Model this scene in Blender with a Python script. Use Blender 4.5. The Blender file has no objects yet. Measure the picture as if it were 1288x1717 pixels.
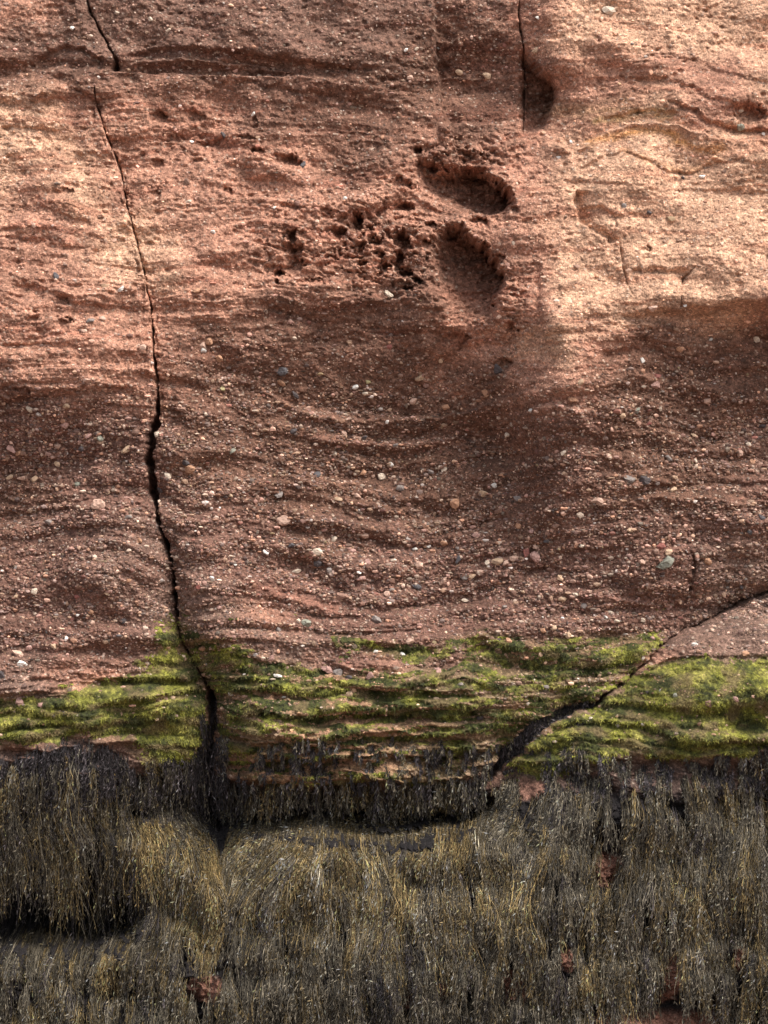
import bpy, math
import numpy as np

# ------------------------------------------------------------------ camera, sky, sun, exposure
S = 8.0 / 1717.0            # metres per unit of the survey grid (the exposed face is 6.0 m x 8.0 m)
DIST = 20.0
ZC = 4.6
scene = bpy.context.scene
cam_d = bpy.data.cameras.new("camera")
cam = bpy.data.objects.new("camera", cam_d)
scene.collection.objects.link(cam)
cam.location = (0.0, -DIST, ZC)
cam.rotation_euler = (math.radians(90), 0, 0)
cam_d.sensor_fit = 'VERTICAL'
cam_d.sensor_height = 36.0
cam_d.lens = 36.0 * DIST / 8.0
cam_d.clip_end = 500.0
scene.camera = cam

SUN_EL, SUN_AZ = math.radians(56), math.radians(130)   # azimuth clockwise from +Y
w = bpy.data.worlds.new("World")
scene.world = w
w.use_nodes = True
nt = w.node_tree
for n in list(nt.nodes):
    nt.nodes.remove(n)
sky = nt.nodes.new('ShaderNodeTexSky')
sky.sky_type = 'NISHITA'
sky.sun_disc = False
sky.sun_elevation = SUN_EL
sky.sun_rotation = SUN_AZ
sky.air_density = 1.2
sky.dust_density = 3.5
sky.ozone_density = 0.8
bg = nt.nodes.new('ShaderNodeBackground')
bg.inputs['Strength'].default_value = 0.15
wo = nt.nodes.new('ShaderNodeOutputWorld')
hsv = nt.nodes.new('ShaderNodeHueSaturation'); hsv.inputs['Saturation'].default_value = 0.45   # high thin cloud
nt.links.new(sky.outputs[0], hsv.inputs['Color'])
nt.links.new(hsv.outputs[0], bg.inputs[0])
nt.links.new(bg.outputs[0], wo.inputs[0])

sun_d = bpy.data.lights.new("sun", 'SUN')
sun_d.energy = 3.0
sun_d.angle = math.radians(20)
sun_d.color = (1.0, 0.94, 0.86)
sun = bpy.data.objects.new("sun", sun_d)
scene.collection.objects.link(sun)
sun.location = (8, -12, 18)
from mathutils import Vector
sdir = Vector((math.sin(SUN_AZ) * math.cos(SUN_EL), math.cos(SUN_AZ) * math.cos(SUN_EL), math.sin(SUN_EL)))
sun.rotation_euler = (-sdir).to_track_quat('-Z', 'Y').to_euler()

scene.view_settings.view_transform = 'Standard'
scene.view_settings.look = 'None'
scene.view_settings.exposure = 0.54
scene.view_settings.gamma = 1.0
scene.cycles.max_bounces = 5
scene.cycles.diffuse_bounces = 3

rng = np.random.default_rng(11)

# ------------------------------------------------------------------ numeric helpers
def _hash(ix, iy, seed):
    h = (ix.astype(np.int64) * 374761393 + iy.astype(np.int64) * 668265263 + seed * 974634777) & 0xffffffff
    h = ((h ^ (h >> 13)) * 1274126177) & 0xffffffff
    return (h ^ (h >> 16)) & 0xffffffff

def perlin(x, y, seed=0):
    xi = np.floor(x); yi = np.floor(y)
    fx = x - xi; fy = y - yi
    ux = fx * fx * fx * (fx * (fx * 6 - 15) + 10)
    uy = fy * fy * fy * (fy * (fy * 6 - 15) + 10)
    def g(ox, oy):
        a = _hash(xi + ox, yi + oy, seed).astype(np.float64) * (2 * math.pi / 4294967296.0)
        return np.cos(a) * (fx - ox) + np.sin(a) * (fy - oy)
    a = g(0, 0); b = g(1, 0); c = g(0, 1); d = g(1, 1)
    return 1.5 * ((a + (b - a) * ux) * (1 - uy) + (c + (d - c) * ux) * uy)

def fbm(x, y, octv=4, seed=0, gain=0.5):
    r = 0; a = 1.0; t = 0
    for i in range(octv):
        r = r + a * perlin(x * 2 ** i + 17.3 * i, y * 2 ** i - 9.1 * i, seed + i * 7)
        t += a; a *= gain
    return r / t

def ridged(x, y, octv=3, seed=0):
    r = 0; a = 1.0; t = 0
    for i in range(octv):
        r = r + a * (1 - np.abs(perlin(x * 2 ** i, y * 2 ** i, seed + i * 5)) * 2)
        t += a; a *= 0.5
    return r / t

def worley(x, y, seed=0):
    xi = np.floor(x); yi = np.floor(y)
    best = np.full(x.shape, 9.0); cid = np.zeros(x.shape)
    for ox in (-1, 0, 1):
        for oy in (-1, 0, 1):
            h1 = _hash(xi + ox, yi + oy, seed) / 4294967296.0
            h2 = _hash(xi + ox, yi + oy, seed + 31) / 4294967296.0
            d = (xi + ox + h1 - x) ** 2 + (yi + oy + h2 - y) ** 2
            m = d < best
            best = np.where(m, d, best)
            cid = np.where(m, _hash(xi + ox, yi + oy, seed + 77) / 4294967296.0, cid)
    return np.sqrt(best), cid

def ss(a, b, x):
    t = np.clip((x - a) / (b - a), 0, 1)
    return t * t * (3 - 2 * t)

def gauss(x, c, s):
    return np.exp(-((x - c) / s) ** 2)

# ------------------------------------------------------------------ survey grid
# u runs along the cliff, v runs down it; spacing is fine on the exposed face and widens beyond it
def axis(lo, hi, step, far_lo, far_hi, g=1.055):
    core = np.arange(lo, hi + step, step)
    a = []; x = core[0]; d = step
    while x > far_lo:
        d *= g; x -= d; a.append(x)
    b = []; x = core[-1]; d = step
    while x < far_hi:
        d *= g; x += d; b.append(x)
    return np.array(a[::-1] + list(core) + b)
gu = axis(-60, 1348, 1.45, -3000, 4300)
gv = axis(-50, 1770, 1.45, -2200, 1900)
U, V = np.meshgrid(gu, gv)
NV, NU = U.shape
print("grid", NU, NV)

# broad shape of the face: how far it stands out towards the beach
CU = [-400, 0, 130, 250, 350, 480, 640, 780, 860, 930, 1050, 1150, 1288, 1700]
CT = {
 -900: [-300]*12,
 -200: [-50,-50,-50,-50,-45,-40,-50,-50,-45,-35,-35,-35],
 0:   [0,0,0,5,5,5,-10,-8,15,20,20,20],
 95:  [12,12,10,15,15,12,-15,-12,22,30,32,35],
 112: [-2,-2,0,0,2,8,-18,-15,22,34,38,42],
 150: [15,15,12,12,12,10,-15,-12,15,30,40,50],
 215: [32,30,22,20,18,14,5,8,20,38,50,55],
 300: [45,45,34,34,30,25,20,45,50,60,62,70],
 420: [66,66,52,52,48,45,48,66,70,72,78,85],
 505: [82,82,66,62,50,48,50,72,85,90,98,104],
 560: [88,88,75,58,44,34,38,62,100,84,68,56],
 640: [88,92,84,58,30,12,10,40,104,76,50,34],
 720: [60,70,78,62,30,2,2,26,100,72,56,40],
 800: [38,55,74,66,36,8,4,18,88,70,66,52],
 870: [38,70,84,65,42,18,18,30,76,66,74,68],
 950: [75,92,85,75,50,40,40,50,65,70,75,75],
 1020:[85,97,85,80,60,45,45,55,60,65,65,55],
 1080:[92,102,90,85,80,70,65,70,75,75,98,116],
 1150:[112,118,100,95,100,100,95,85,85,104,146,156],
 1230:[128,128,95,90,105,105,100,80,94,134,152,154],
 1290:[124,120,84,84,100,102,96,76,112,132,137,134],
 1325:[123,117,56,50,84,86,80,78,120,138,141,138],
 1350:[122,114,44,32,50,48,48,84,130,145,146,142],
 1384:[118,110,52,40,46,40,48,112,145,155,155,150],
 1404:[114,108,70,56,112,108,112,136,150,158,158,155],
 1430:[108,104,96,70,136,134,140,147,156,163,163,160],
 1500:[85,80,125,125,155,160,160,160,165,172,172,170],
 1580:[60,60,130,140,165,172,172,170,172,178,180,180],
 1615:[125,128,140,150,170,178,178,176,178,182,185,185],
 1717:[150,155,160,165,180,185,185,185,185,175,180,190],
 1900:[250]*12,
}
cv = sorted(CT)
tab = np.array([[CT[k][0]] + CT[k] + [CT[k][-1]] for k in cv], float)
cu_f = np.arange(-480, 1780, 8.0); cv_f = np.arange(-1000, 1990, 6.0)
tmp = np.array([np.interp(cu_f, CU, r) for r in tab])
base = np.array([np.interp(cv_f, cv, tmp[:, i]) for i in range(len(cu_f))]).T
def blur(a, n, ax):
    for _ in range(n):
        p = np.concatenate([a.take([0], ax), a, a.take([-1], ax)], ax)
        sl = lambda s: tuple([slice(None)] * ax + [s])
        a = (p[sl(slice(0, -2))] + 2 * p[sl(slice(1, -1))] + p[sl(slice(2, None))]) / 4
    return a
base = blur(blur(base, 16, 1), 2, 0) * 1.9
def bil(arr, xs, ys, x, y):
    fx = np.clip(np.interp(x, xs, np.arange(len(xs))), 0, len(xs) - 1.001)
    fy = np.clip(np.interp(y, ys, np.arange(len(ys))), 0, len(ys) - 1.001)
    ix = fx.astype(int); iy = fy.astype(int); fx = fx - ix; fy = fy - iy
    if arr.ndim == 3:
        fx = fx[..., None]; fy = fy[..., None]
    return (arr[iy, ix] * (1 - fx) + arr[iy, ix + 1] * fx) * (1 - fy) + (arr[iy + 1, ix] * (1 - fx) + arr[iy + 1, ix + 1] * fx) * fy
rowmean = base[:, (cu_f > 0) & (cu_f < 1288)].mean(1)
def kfac(v):
    return 1.0 - np.interp(v, cv_f, rowmean) * S / DIST
def world(u, v, h):
    k = kfac(v)
    return np.stack([(u - 644) * S * k, -h * S, ZC + (858.5 - v) * S * k], -1)

WN1 = fbm(U / 26, V / 20, 4, 3); WN2 = fbm(U / 26, V / 20, 4, 43)
WU = U + WN1 * 9; WV = V + WN2 * 7
H = bil(base, cu_f, cv_f, U + fbm(U / 120, V / 120, 2, 5) * 22, V + fbm(U / 150, V / 100, 2, 6) * 14)

def box(pts, pad):
    p = np.array(pts, float)
    a = np.searchsorted(gu, p[:, 0].min() - pad); b = np.searchsorted(gu, p[:, 0].max() + pad)
    c = np.searchsorted(gv, p[:, 1].min() - pad); d = np.searchsorted(gv, p[:, 1].max() + pad)
    return slice(c, d + 1), slice(a, b + 1)

def poly_dist(px, py, pts, closed=False, vals=None):
    """distance to a polyline, side sign (+ below / right when drawn left to right), 0..1 along, interpolated value"""
    pts = np.array(pts, float)
    if closed: pts = np.vstack([pts, pts[:1]])
    best = np.full(px.shape, 1e9); side = np.ones(px.shape); tl = np.zeros(px.shape); vv = np.zeros(px.shape)
    L = np.r_[0, np.cumsum(np.hypot(*np.diff(pts, axis=0).T))]
    for i in range(len(pts) - 1):
        a = pts[i]; d = pts[i + 1] - a; l2 = (d * d).sum() + 1e-9
        t = np.clip(((px - a[0]) * d[0] + (py - a[1]) * d[1]) / l2, 0, 1)
        ex = px - a[0] - t * d[0]; ey = py - a[1] - t * d[1]
        q = np.hypot(ex, ey); m = q < best
        best = np.where(m, q, best)
        side = np.where(m, np.sign(d[0] * ey - d[1] * ex), side)
        tl = np.where(m, (L[i] + t * (L[i + 1] - L[i])) / L[-1], tl)
        if vals is not None:
            vv = np.where(m, vals[i] + t * (vals[(i + 1) % len(vals)] - vals[i]), vv)
    return best, side, tl, vv

def inside(px, py, pts):
    c = np.zeros(px.shape, bool); n = len(pts)
    for i in range(n):
        x1, y1 = pts[i]; x2, y2 = pts[(i + 1) % n]
        if y1 == y2: continue
        m = ((y1 > py) != (y2 > py)) & (px < (x2 - x1) * (py - y1) / (y2 - y1) + x1)
        c ^= m
    return c

def sdf(px, py, pts):
    d = poly_dist(px, py, pts, True)[0]
    return np.where(inside(px, py, pts), d, -d)

DU = np.zeros_like(H); DV = np.zeros_like(H)   # sideways shift: undercut walls
HOLE = np.zeros_like(H)      # where nothing is embedded

def ledge(pts, amp, decay, side=1, width=3.0, fade=0.12, warp=1.0):
    b = box(pts, decay * 3.2)
    x = U[b] + WN1[b] * 9 * warp; y = V[b] + WN2[b] * 7 * warp
    d, s, t, _ = poly_dist(x, y, pts)
    s = s * side * d
    f = ss(0, fade, t) * ss(0, fade, 1 - t) if fade > 0 else 1
    H[b] += 1.3 * amp * ss(-width * 0.6, width * 1.4, s) * np.exp(-np.maximum(s, 0) / decay) * f

def groove(pts, wid, depth, warp=0.7, bevel=2.2, hole=True):
    """wid: one value per vertex"""
    b = box(pts, max(wid) * 4 + 8)
    n1 = fbm(U[b] / 9, V[b] / 9, 3, 91); n2 = fbm(U[b] / 9, V[b] / 9, 3, 92)
    x = U[b] + WN1[b] * 3 * warp + n1 * 1.2 * warp; y = V[b] + WN2[b] * 3 * warp + n2 * 1.2 * warp
    d, s, t, wv = poly_dist(x, y, pts, vals=wid)
    wv = wv * np.clip(0.85 + 1.2 * fbm(U[b] / 30, V[b] / 30, 3, 93), 0.3, 1.6)
    r = d / np.maximum(wv * 0.5, 0.6)
    H[b] -= depth * np.minimum(1, wv / 8) * (1 - ss(0.55, 1.25, r)) + 9 * np.exp(-r / bevel * 1.4) * np.minimum(1, wv / 4)
    if hole: HOLE[b] = np.maximum(HOLE[b], 1 - ss(1.0, 1.6, r))

def cavity(pts, depth, rim=6, tilt=(0.3, -0.3), warp=1.0, lip=0.0, under=0.0):
    b = box(pts, 30)
    n1 = fbm(U[b] / 10, V[b] / 9, 3, 71); n2 = fbm(U[b] / 10, V[b] / 9, 3, 72)
    n3 = fbm(U[b] / 4.5, V[b] / 4.5, 2, 73)
    x = U[b] + (n1 * 11 + n3 * 4) * warp; y = V[b] + (n2 * 9 - n3 * 4) * warp
    d = sdf(x, y, pts)
    p = np.array(pts, float); c = p.mean(0); sz = (p.max(0) - p.min(0)) / 2 + 1
    tl = 1 + tilt[0] * (U[b] - c[0]) / sz[0] + tilt[1] * (V[b] - c[1]) / sz[1]
    q = np.clip(0.5 + 0.45 * (U[b] - c[0]) / sz[0] - 0.3 * (V[b] - c[1]) / sz[1], 0, 1)
    rl = rim * (1.9 - 1.6 * q)
    H[b] -= depth * (1.9 if rim > 14 else 1.3) * np.clip(tl, 0.1, 2) * ss(-1.0, 1.0, d / np.maximum(rl, 1.5))
    H[b] += ss(0, 8, d) * (fbm(U[b] / 13, V[b] / 9, 3, 74) * 10 + n3 * 3) * (rim > 5)
    if under:
        sh = under * ss(0.15, 1.0, d / np.maximum(rl, 1.5)) * np.exp(-np.maximum(d - rl, 0) / 26.0) * ss(0.35, 0.85, q)
        DU[b] += sh * 0.85; DV[b] -= sh * 0.5
    if lip: H[b] += lip * np.exp(-np.abs(d + 4) / 6.0) * (d < 2)
    HOLE[b] = np.maximum(HOLE[b], ss(-4, 1, d))

def blob(cx, cy, rx, ry, amp, ang=0):
    pts = [(cx - rx * 2.6 - ry, cy - ry * 2.6 - rx), (cx + rx * 2.6 + ry, cy + ry * 2.6 + rx)]
    b = box(pts, 4); c, s_ = math.cos(ang), math.sin(ang)
    x = WU[b] - cx; y = WV[b] - cy
    H[b] += amp * np.exp(-(((x * c + y * s_) / rx) ** 2 + ((-x * s_ + y * c) / ry) ** 2))

# ------------------------------------------------------------------ bedding
sag = 72 * gauss(U, 650, 210) * ss(560, 700, V) * (1 - ss(1010, 1100, V)) \
    - 34 * gauss(U, 1095, 85) * gauss(V, 215, 75) + 14 * gauss(U, 480, 160) * gauss(V, 220, 120) \
    - 46 * gauss(U, 170, 110) * gauss(V, 960, 90) + 12 * ss(0, 250, U) * gauss(V, 380, 200) \
    + 22 * gauss(U, 320, 40) * gauss(V, 900, 200) - 40 * gauss(U, 1240, 150) * gauss(V, 1100, 70)
BED = V - sag + fbm(U / 260, V / 160, 3, 21) * 34 + fbm(U / 60, V / 50, 2, 22) * 6
rough_zone = 1 - 0.55 * ss(120, 60, V) * (U < 870)               # the top blocks are less bedded
lower = ss(520, 700, V - 40 * gauss(U, 950, 120))
patchy = ss(-0.25, 0.35, fbm(U / 170, V / 80, 3, 38))
strat = fbm(U / 120, BED / 10, 2, 31) * 6.5 * patchy + fbm(U / 300, BED / 30, 2, 32) * (15 + 16 * lower) + perlin(U / 60, BED / 5, 33) * 1.6 * patchy
st2 = ridged(U / 150, BED / 13, 2, 35)
strat += ss(0.35, 0.95, st2) * 5 * ss(-0.1, 0.5, fbm(U / 140, V / 90, 2, 36) + 0.1)
algz = ss(1090, 1150, V)
tan_face = ss(880, 950, U) * (1 - ss(510, 560, V))
rough = 0.55 + 0.45 * ss(-0.2, 0.2, fbm(U / 110, V / 60, 3, 39)) - 0.3 * tan_face
H += strat * rough_zone * (0.50 - 0.05 * lower + (0.75 - 0.85 * ss(1310, 1380, V)) * algz) * (1 - 0.62 * tan_face)
H += (fbm(U / 50, V / 36, 4, 51) * 13 + fbm(U / 12, V / 8, 3, 52) * 4.5) * rough + fbm(U / 140, V / 100, 2, 53) * 26
weedz = ss(1285, 1350, V)
H += weedz * fbm(U / 130, V / 110, 2, 58) * 30
H += weedz * ((ridged(U / 26 + WN1, V / 150, 3, 55) - 0.5) * 16 + fbm(U / 45, V / 60, 3, 56) * 14)
# gravelly knobs, hollows left by fallen grains
wd, wid_ = worley(U / 7.5 + WN1, V / 6.0 + WN2, 61)
H += (0.55 - wd) * (1.8 + 3.4 * lower) * (wid_ > 0.35)
wd2, wi2 = worley(U / 15, V / 10, 64)
pit = ss(0.5, 0.1, wd2) * (wi2 > 0.80) * ss(-0.15, 0.25, fbm(U / 90, BED / 35, 2, 65))
H -= pit * 5.5 * (1 - lower) * (1 - 0.6 * ss(900, 1000, U) * (V > 200))
H += perlin(U / 3.3, V / 3.0, 66) * 0.9
# honeycomb weathering beside the hollows
hz = gauss(U, 640, 100) * gauss(V, 415, 75) + 0.9 * gauss(U, 770, 90) * gauss(V, 268, 40) + 0.5 * gauss(U, 470, 50) * gauss(V, 410, 70) \
   + 0.55 * gauss(U, 860, 30) * gauss(V, 500, 60) + 0.35 * gauss(U, 330, 110) * gauss(V, 235, 40)
hd, hi = worley(U / 20 + WN1 * 1.6, V / 15 + WN2 * 1.6, 68)
H -= ss(0.52, 0.12, hd) * (hi > 0.35) * 19 * np.clip(hz, 0, 1)
H += np.clip(hz, 0, 1) * (ridged(U / 24, V / 16, 3, 69) - 0.4) * 10

# ------------------------------------------------------------------ named features
CRACK_A = [(143, -40), (145, 0), (150, 18), (163, 42), (176, 66), (187, 86), (194, 100), (193, 118)]
CRACK_C = [(161, 150), (163, 180), (172, 205), (182, 235), (193, 260), (202, 290), (207, 325), (214, 355), (225, 395), (235, 435),
           (243, 470), (250, 510), (256, 550), (259, 590), (264, 625), (268, 660), (268, 690), (262, 725), (256, 760), (257, 790),
           (262, 830), (266, 860), (273, 890), (281, 915), (288, 940), (292, 975), (294, 1010), (296, 1050), (305, 1085),
           (320, 1115), (335, 1145), (345, 1170), (350, 1200), (347, 1240), (338, 1290), (337, 1330), (342, 1380), (352, 1410)]
CRACK_D = [(874, -40), (873, 0), (872, 20), (874, 40), (880, 75), (883, 120), (883, 160), (880, 215)]
LINE_B = [(-3200, 150), (-300, 150), (0, 146), (40, 160), (70, 160), (100, 148), (130, 132), (160, 123), (193, 120), (260, 122), (500, 128), (640, 150),
          (730, 200), (820, 216), (880, 216), (925, 205), (936, 235), (975, 243), (1010, 222), (1060, 203), (1100, 200), (1140, 222), (1200, 238), (1288, 240), (4500, 240)]
LINE_J = [(352, 1412), (420, 1376), (520, 1356), (640, 1366), (720, 1388), (800, 1335), (840, 1290), (862, 1268), (882, 1248), (905, 1225), (940, 1204), (962, 1195),
          (1000, 1184), (1030, 1163), (1060, 1140), (1090, 1108), (1112, 1085), (1140, 1064), (1200, 1040), (1250, 1012), (1288, 998), (1700, 900), (4500, 700)]
# upper sill above the long shelf
ledge([(-300, 150), (0, 146), (40, 158), (75, 158), (105, 146), (132, 132), (160, 124), (193, 121), (260, 124), (400, 126), (500, 130), (600, 142)], 30, 40, 1, 3, 0.0)
ledge([(55, 96), (75, 80), (105, 73), (140, 77), (180, 106)], -15, 20, 1, 4)
blob(105, 116, 16, 9, 8); blob(152, 117, 22, 8, 9)
ledge([(88, 124), (92, 112), (108, 107), (126, 112), (150, 108), (176, 113)], 6, 10, 1, 3)
ledge([(198, 112), (215, 84), (280, 76), (400, 84), (520, 104), (640, 112)], -12, 34, 1, 4)
ledge([(200, 108), (240, 97), (330, 98), (420, 106), (500, 120)], 12, 12, 1, 3)
ledge([(380, 130), (480, 150), (560, 160), (640, 178), (720, 186)], -8, 10, 1, 4)
ledge([(560, 112), (640, 102), (720, 118), (760, 150), (800, 190)], 7, 14, 1, 4)
ledge([(120, 132), (124, 150), (150, 158), (172, 176)], -8, 8, 1, 3)
# set-back panel left of the right-hand crack
ledge([(724, -60), (726, 40), (733, 110), (740, 170), (752, 205)], -28, 70, -1, 5, 0.0)
ledge([(727, 50), (742, 58), (760, 58), (776, 52)], 10, 12, 1, 3)
ledge([(738, 96), (768, 84), (776, 58)], -7, 10, 1, 3)
blob(800, 120, 45, 40, -10); blob(690, 60, 40, 40, -5)
ledge([(735, 205), (790, 196), (850, 205), (880, 214)], 12, 26, 1, 4, 0.05)
# right block beside the pocket
cavity([(881, 88), (893, 104), (905, 118), (924, 132), (937, 150), (930, 166), (923, 182), (916, 202), (903, 209), (884, 213), (880, 170)], 52, 8, (0.5, -0.2), 0.5, under=22)
ledge([(900, 62), (925, 68), (990, 68), (1060, 78)], 8, 25, 1, 5)
blob(930, 100, 34, 30, 12)
ledge([(985, 250), (940, 256), (925, 250)], -9, 8, -1, 3)
ledge([(915, 232), (960, 252), (985, 244), (1012, 224), (1060, 208), (1098, 206), (1125, 214), (1150, 226), (1200, 240), (1288, 244), (1500, 244)], 16, 22, 1, 3, 0.04)
ledge([(1000, 198), (1040, 196), (1080, 190), (1140, 196)], -5, 9, 1, 3)
ledge([(1104, 168), (1140, 184), (1180, 206), (1230, 222), (1288, 226), (1500, 226)], -12, 9, 1, 3, 0.06)
ledge([(960, 140), (1040, 132), (1120, 140), (1200, 175), (1288, 205)], -7, 10, 1, 4)
ledge([(930, 165), (1000, 160), (1080, 150), (1150, 160)], 5, 10, 1, 3)
ledge([(1080, 100), (1160, 104), (1200, 128), (1260, 145), (1340, 150)], -6, 8, 1, 4)
ledge([(960, 292), (1000, 268), (1040, 256), (1080, 272), (1120, 292), (1160, 290), (1200, 276), (1288, 280)], -7, 8, 1, 3)
ledge([(940, 302), (1000, 306), (1060, 316)], -5, 7, 1, 3)
ledge([(1110, 322), (1190, 322), (1288, 325), (1400, 325)], -6, 6, 1, 3)
cavity([(1225, 190), (1245, 184), (1268, 192), (1276, 204), (1262, 214), (1236, 212)], 14, 7, (0, -0.2))
# the nosed block on the tan face and the small cracks round it
ledge([(968, 318), (962, 345), (970, 372), (984, 384), (1004, 398), (1022, 408), (1036, 408)], -22, 22, -1, 4, 0.1, 1.1)
ledge([(968, 352), (985, 346), (1015, 352), (1050, 372)], -9, 15, 1, 5, 0.12)
groove([(1036, 408), (1040, 425), (1042, 450), (1048, 470), (1052, 484), (1060, 500)], [2, 3, 3, 3, 2, 2], 14, 0.5)
groove([(1160, 452), (1152, 462), (1142, 470), (1139, 490), (1138, 515)], [2, 3, 3, 3, 3], 14, 0.5)
groove([(966, 322), (962, 340), (964, 356)], [3, 3, 2], 10, 0.5)
ledge([(1050, 452), (1100, 452), (1155, 456)], -12, 22, 1, 5)
ledge([(1235, 462), (1232, 480), (1238, 500)], -8, 8, 1, 4)
ledge([(1040, 520), (1070, 526), (1100, 520), (1135, 524), (1150, 516), (1190, 520), (1230, 506), (1262, 512), (1300, 520), (1500, 520)], -18, 40, 1, 7, 0.1, 1.4)
blob(1165, 535, 24, 12, -12); blob(1240, 545, 40, 16, -8)
blob(930, 600, 40, 110, 6); blob(905, 520, 8, 60, -7)
ledge([(905, 430), (903, 520), (906, 560), (916, 580)], 9, 26, -1, 4, 0.15, 0.5)
ledge([(1120, 620), (1180, 640), (1240, 665), (1330, 668)], 9, 20, 1, 5)
# the two big hollows, arches and the honeycomb holes
ledge([(716, 232), (705, 240), (700, 250)], -9, 9, -1, 3)
ledge([(700, 262), (728, 248), (765, 242), (800, 244), (818, 256), (822, 272)], 9, 20, 1, 4, 0.1)
cavity([(760, 252), (785, 247), (810, 252), (815, 266), (800, 274), (775, 270)], 7, 6, (0.3, -0.3))
cavity([(700, 262), (716, 276), (735, 286), (760, 284), (785, 280), (808, 282), (822, 294), (838, 306), (854, 322), (857, 334), (846, 347),
        (835, 352), (815, 352), (790, 351), (762, 350), (738, 342), (718, 318), (700, 290)], 46, 17, (0.9, -0.3), 0.8, 5, under=24)
ledge([(655, 348), (660, 328), (672, 316), (692, 320), (712, 338), (738, 351)], 12, 8, -1, 4, 0.15)
cavity([(662, 340), (675, 333), (690, 338), (697, 346), (680, 350), (663, 348)], 22, 5, (0, -0.4), 0.5)
cavity([(648, 305), (668, 294), (692, 302), (690, 312), (665, 309)], 11, 5)
cavity([(752, 380), (768, 378), (780, 392), (795, 402), (814, 412), (826, 430), (838, 448), (846, 462), (843, 478), (832, 486), (830, 508), (820, 526),
        (800, 532), (775, 540), (750, 540), (735, 530), (724, 498), (722, 465), (730, 425), (740, 396)], 42, 16, (0.75, -0.6), 0.8, 4, under=24)
for (x, y, rx, ry, d) in [(490, 394, 7, 11, 24), (484, 414, 8, 8, 14), (494, 418, 14, 10, 11), (492, 441, 13, 16, 17), (600, 370, 8, 14, 28), (597, 357, 5, 4, 16), (568, 386, 8, 8, 22),
                          (678, 403, 11, 15, 32), (670, 431, 8, 13, 30), (680, 454, 9, 7, 26), (641, 424, 5, 5, 20), (703, 466, 6, 4, 20), (686, 480, 7, 4, 18), (607, 438, 6, 4, 14),
                          (467, 453, 5, 6, 20), (463, 470, 4, 4, 15), (805, 369, 13, 8, 18), (724, 375, 7, 6, 14), (628, 398, 7, 7, 12), (622, 380, 5, 4, 14), (606, 411, 5, 4, 14),
                          (645, 440, 8, 6, 16), (712, 408, 14, 8, 10), (806, 410, 9, 5, 12), (760, 388, 7, 10, 14), (860, 350, 9, 6, 9), (700, 247, 7, 6, 20), (728, 275, 10, 5, 20),
                          (268, 195, 13, 7, 24), (328, 196, 11, 11, 15), (430, 253, 10, 5, 22), (335, 240, 14, 5, 14), (262, 272, 14, 6, 14), (260, 326, 6, 9, 15), (425, 206, 6, 6, 12),
                          (483, 268, 24, 8, 15), (384, 318, 5, 5, 17), (545, 352, 10, 5, 9), (415, 230, 18, 3, 14), (105, 325, 24, 6, 11), (110, 544, 13, 6, 18), (45, 659, 16, 5, 16), (60, 538, 8, 4, 12),
                          (108, 502, 8, 5, 13), (490, 345, 18, 6, 7), (832, 436, 12, 12, 10), (840, 468, 8, 14, 14), (845, 333, 12, 10, 12), (520, 470, 30, 5, 7), (1085, 420, 4, 3, 8), (845, 612, 12, 12, 12),
                          (858, 560, 8, 18, 8), (765, 570, 30, 14, 8)]:
    a = np.linspace(0, 2 * math.pi, 11)[:-1]
    rr = 1 + 0.22 * np.sin(a * 2 + x) + 0.15 * np.sin(a * 3 + y)
    cavity(list(zip(x + rx * rr * np.cos(a), y + ry * rr * np.sin(a))), d * (1.2 if x > 440 else 0.55), min(rx, ry) * 0.75, (0.1, -0.35), 0.8, 1.5, under=min(rx, ry) * 0.8)
# lips in the middle of the wall
ledge([(410, 497), (450, 503), (490, 518), (540, 528), (600, 534), (680, 548), (728, 552)], -10, 40, 1, 7, 0.14, 1.3)
ledge([(745, 540), (748, 570), (735, 590)], 8, 14, -1, 5)
ledge([(430, 642), (470, 668), (520, 692), (600, 700), (660, 698), (740, 694), (800, 682), (850, 655)], 15, 12, 1, 4, 0.1)
ledge([(500, 722), (560, 738), (640, 740), (720, 738), (800, 726)], 11, 10, 1, 4)
ledge([(470, 770), (520, 796), (580, 808), (650, 802)], 12, 12, 1, 4)
ledge([(320, 600), (350, 640), (390, 700), (415, 770)], -8, 26, -1, 6, 0.2)
ledge([(870, 700), (890, 684), (930, 680), (965, 690), (985, 710)], 10, 16, 1, 4, 0.15)
ledge([(400, 950), (440, 982), (500, 1004), (560, 1024)], 10, 16, 1, 4, 0.1)
ledge([(560, 1004), (640, 1016), (720, 1012), (800, 994), (860, 960), (920, 946), (1000, 960)], -12, 16, 1, 5, 0.15, 1.6)
ledge([(430, 830), (520, 860), (640, 880), (760, 870), (860, 830)], 12, 20, 1, 6, 0.2, 1.6)
ledge([(560, 900), (640, 930), (720, 950), (820, 935)], -7, 14, 1, 6, 0.2, 1.6)
ledge([(975, 985), (1030, 1000), (1100, 1012)], 8, 14, 1, 4)
groove([(1158, 925), (1162, 950), (1158, 990), (1150, 1010)], [5, 7, 6, 3], 8, 1.6, hole=False)
ledge([(0, 662), (40, 668), (90, 660), (160, 655), (240, 640)], -18, 26, 1, 7, 0.1, 1.5)
ledge([(-60, 705), (30, 712), (100, 745), (180, 770)], -9, 22, 1, 7, 0.2, 1.5)
ledge([(-60, 880), (60, 876), (130, 850), (190, 848)], 10, 22, 1, 6, 0.2, 1.5)
ledge([(0, 345), (80, 350), (160, 372)], -8, 14, 1, 5); ledge([(0, 395), (60, 402), (150, 418)], -8, 14, 1, 5)
ledge([(0, 215), (50, 214), (110, 222)], -7, 8, 1, 4); ledge([(20, 470), (60, 480), (120, 500), (190, 520)], -10, 16, 1, 6)
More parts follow.
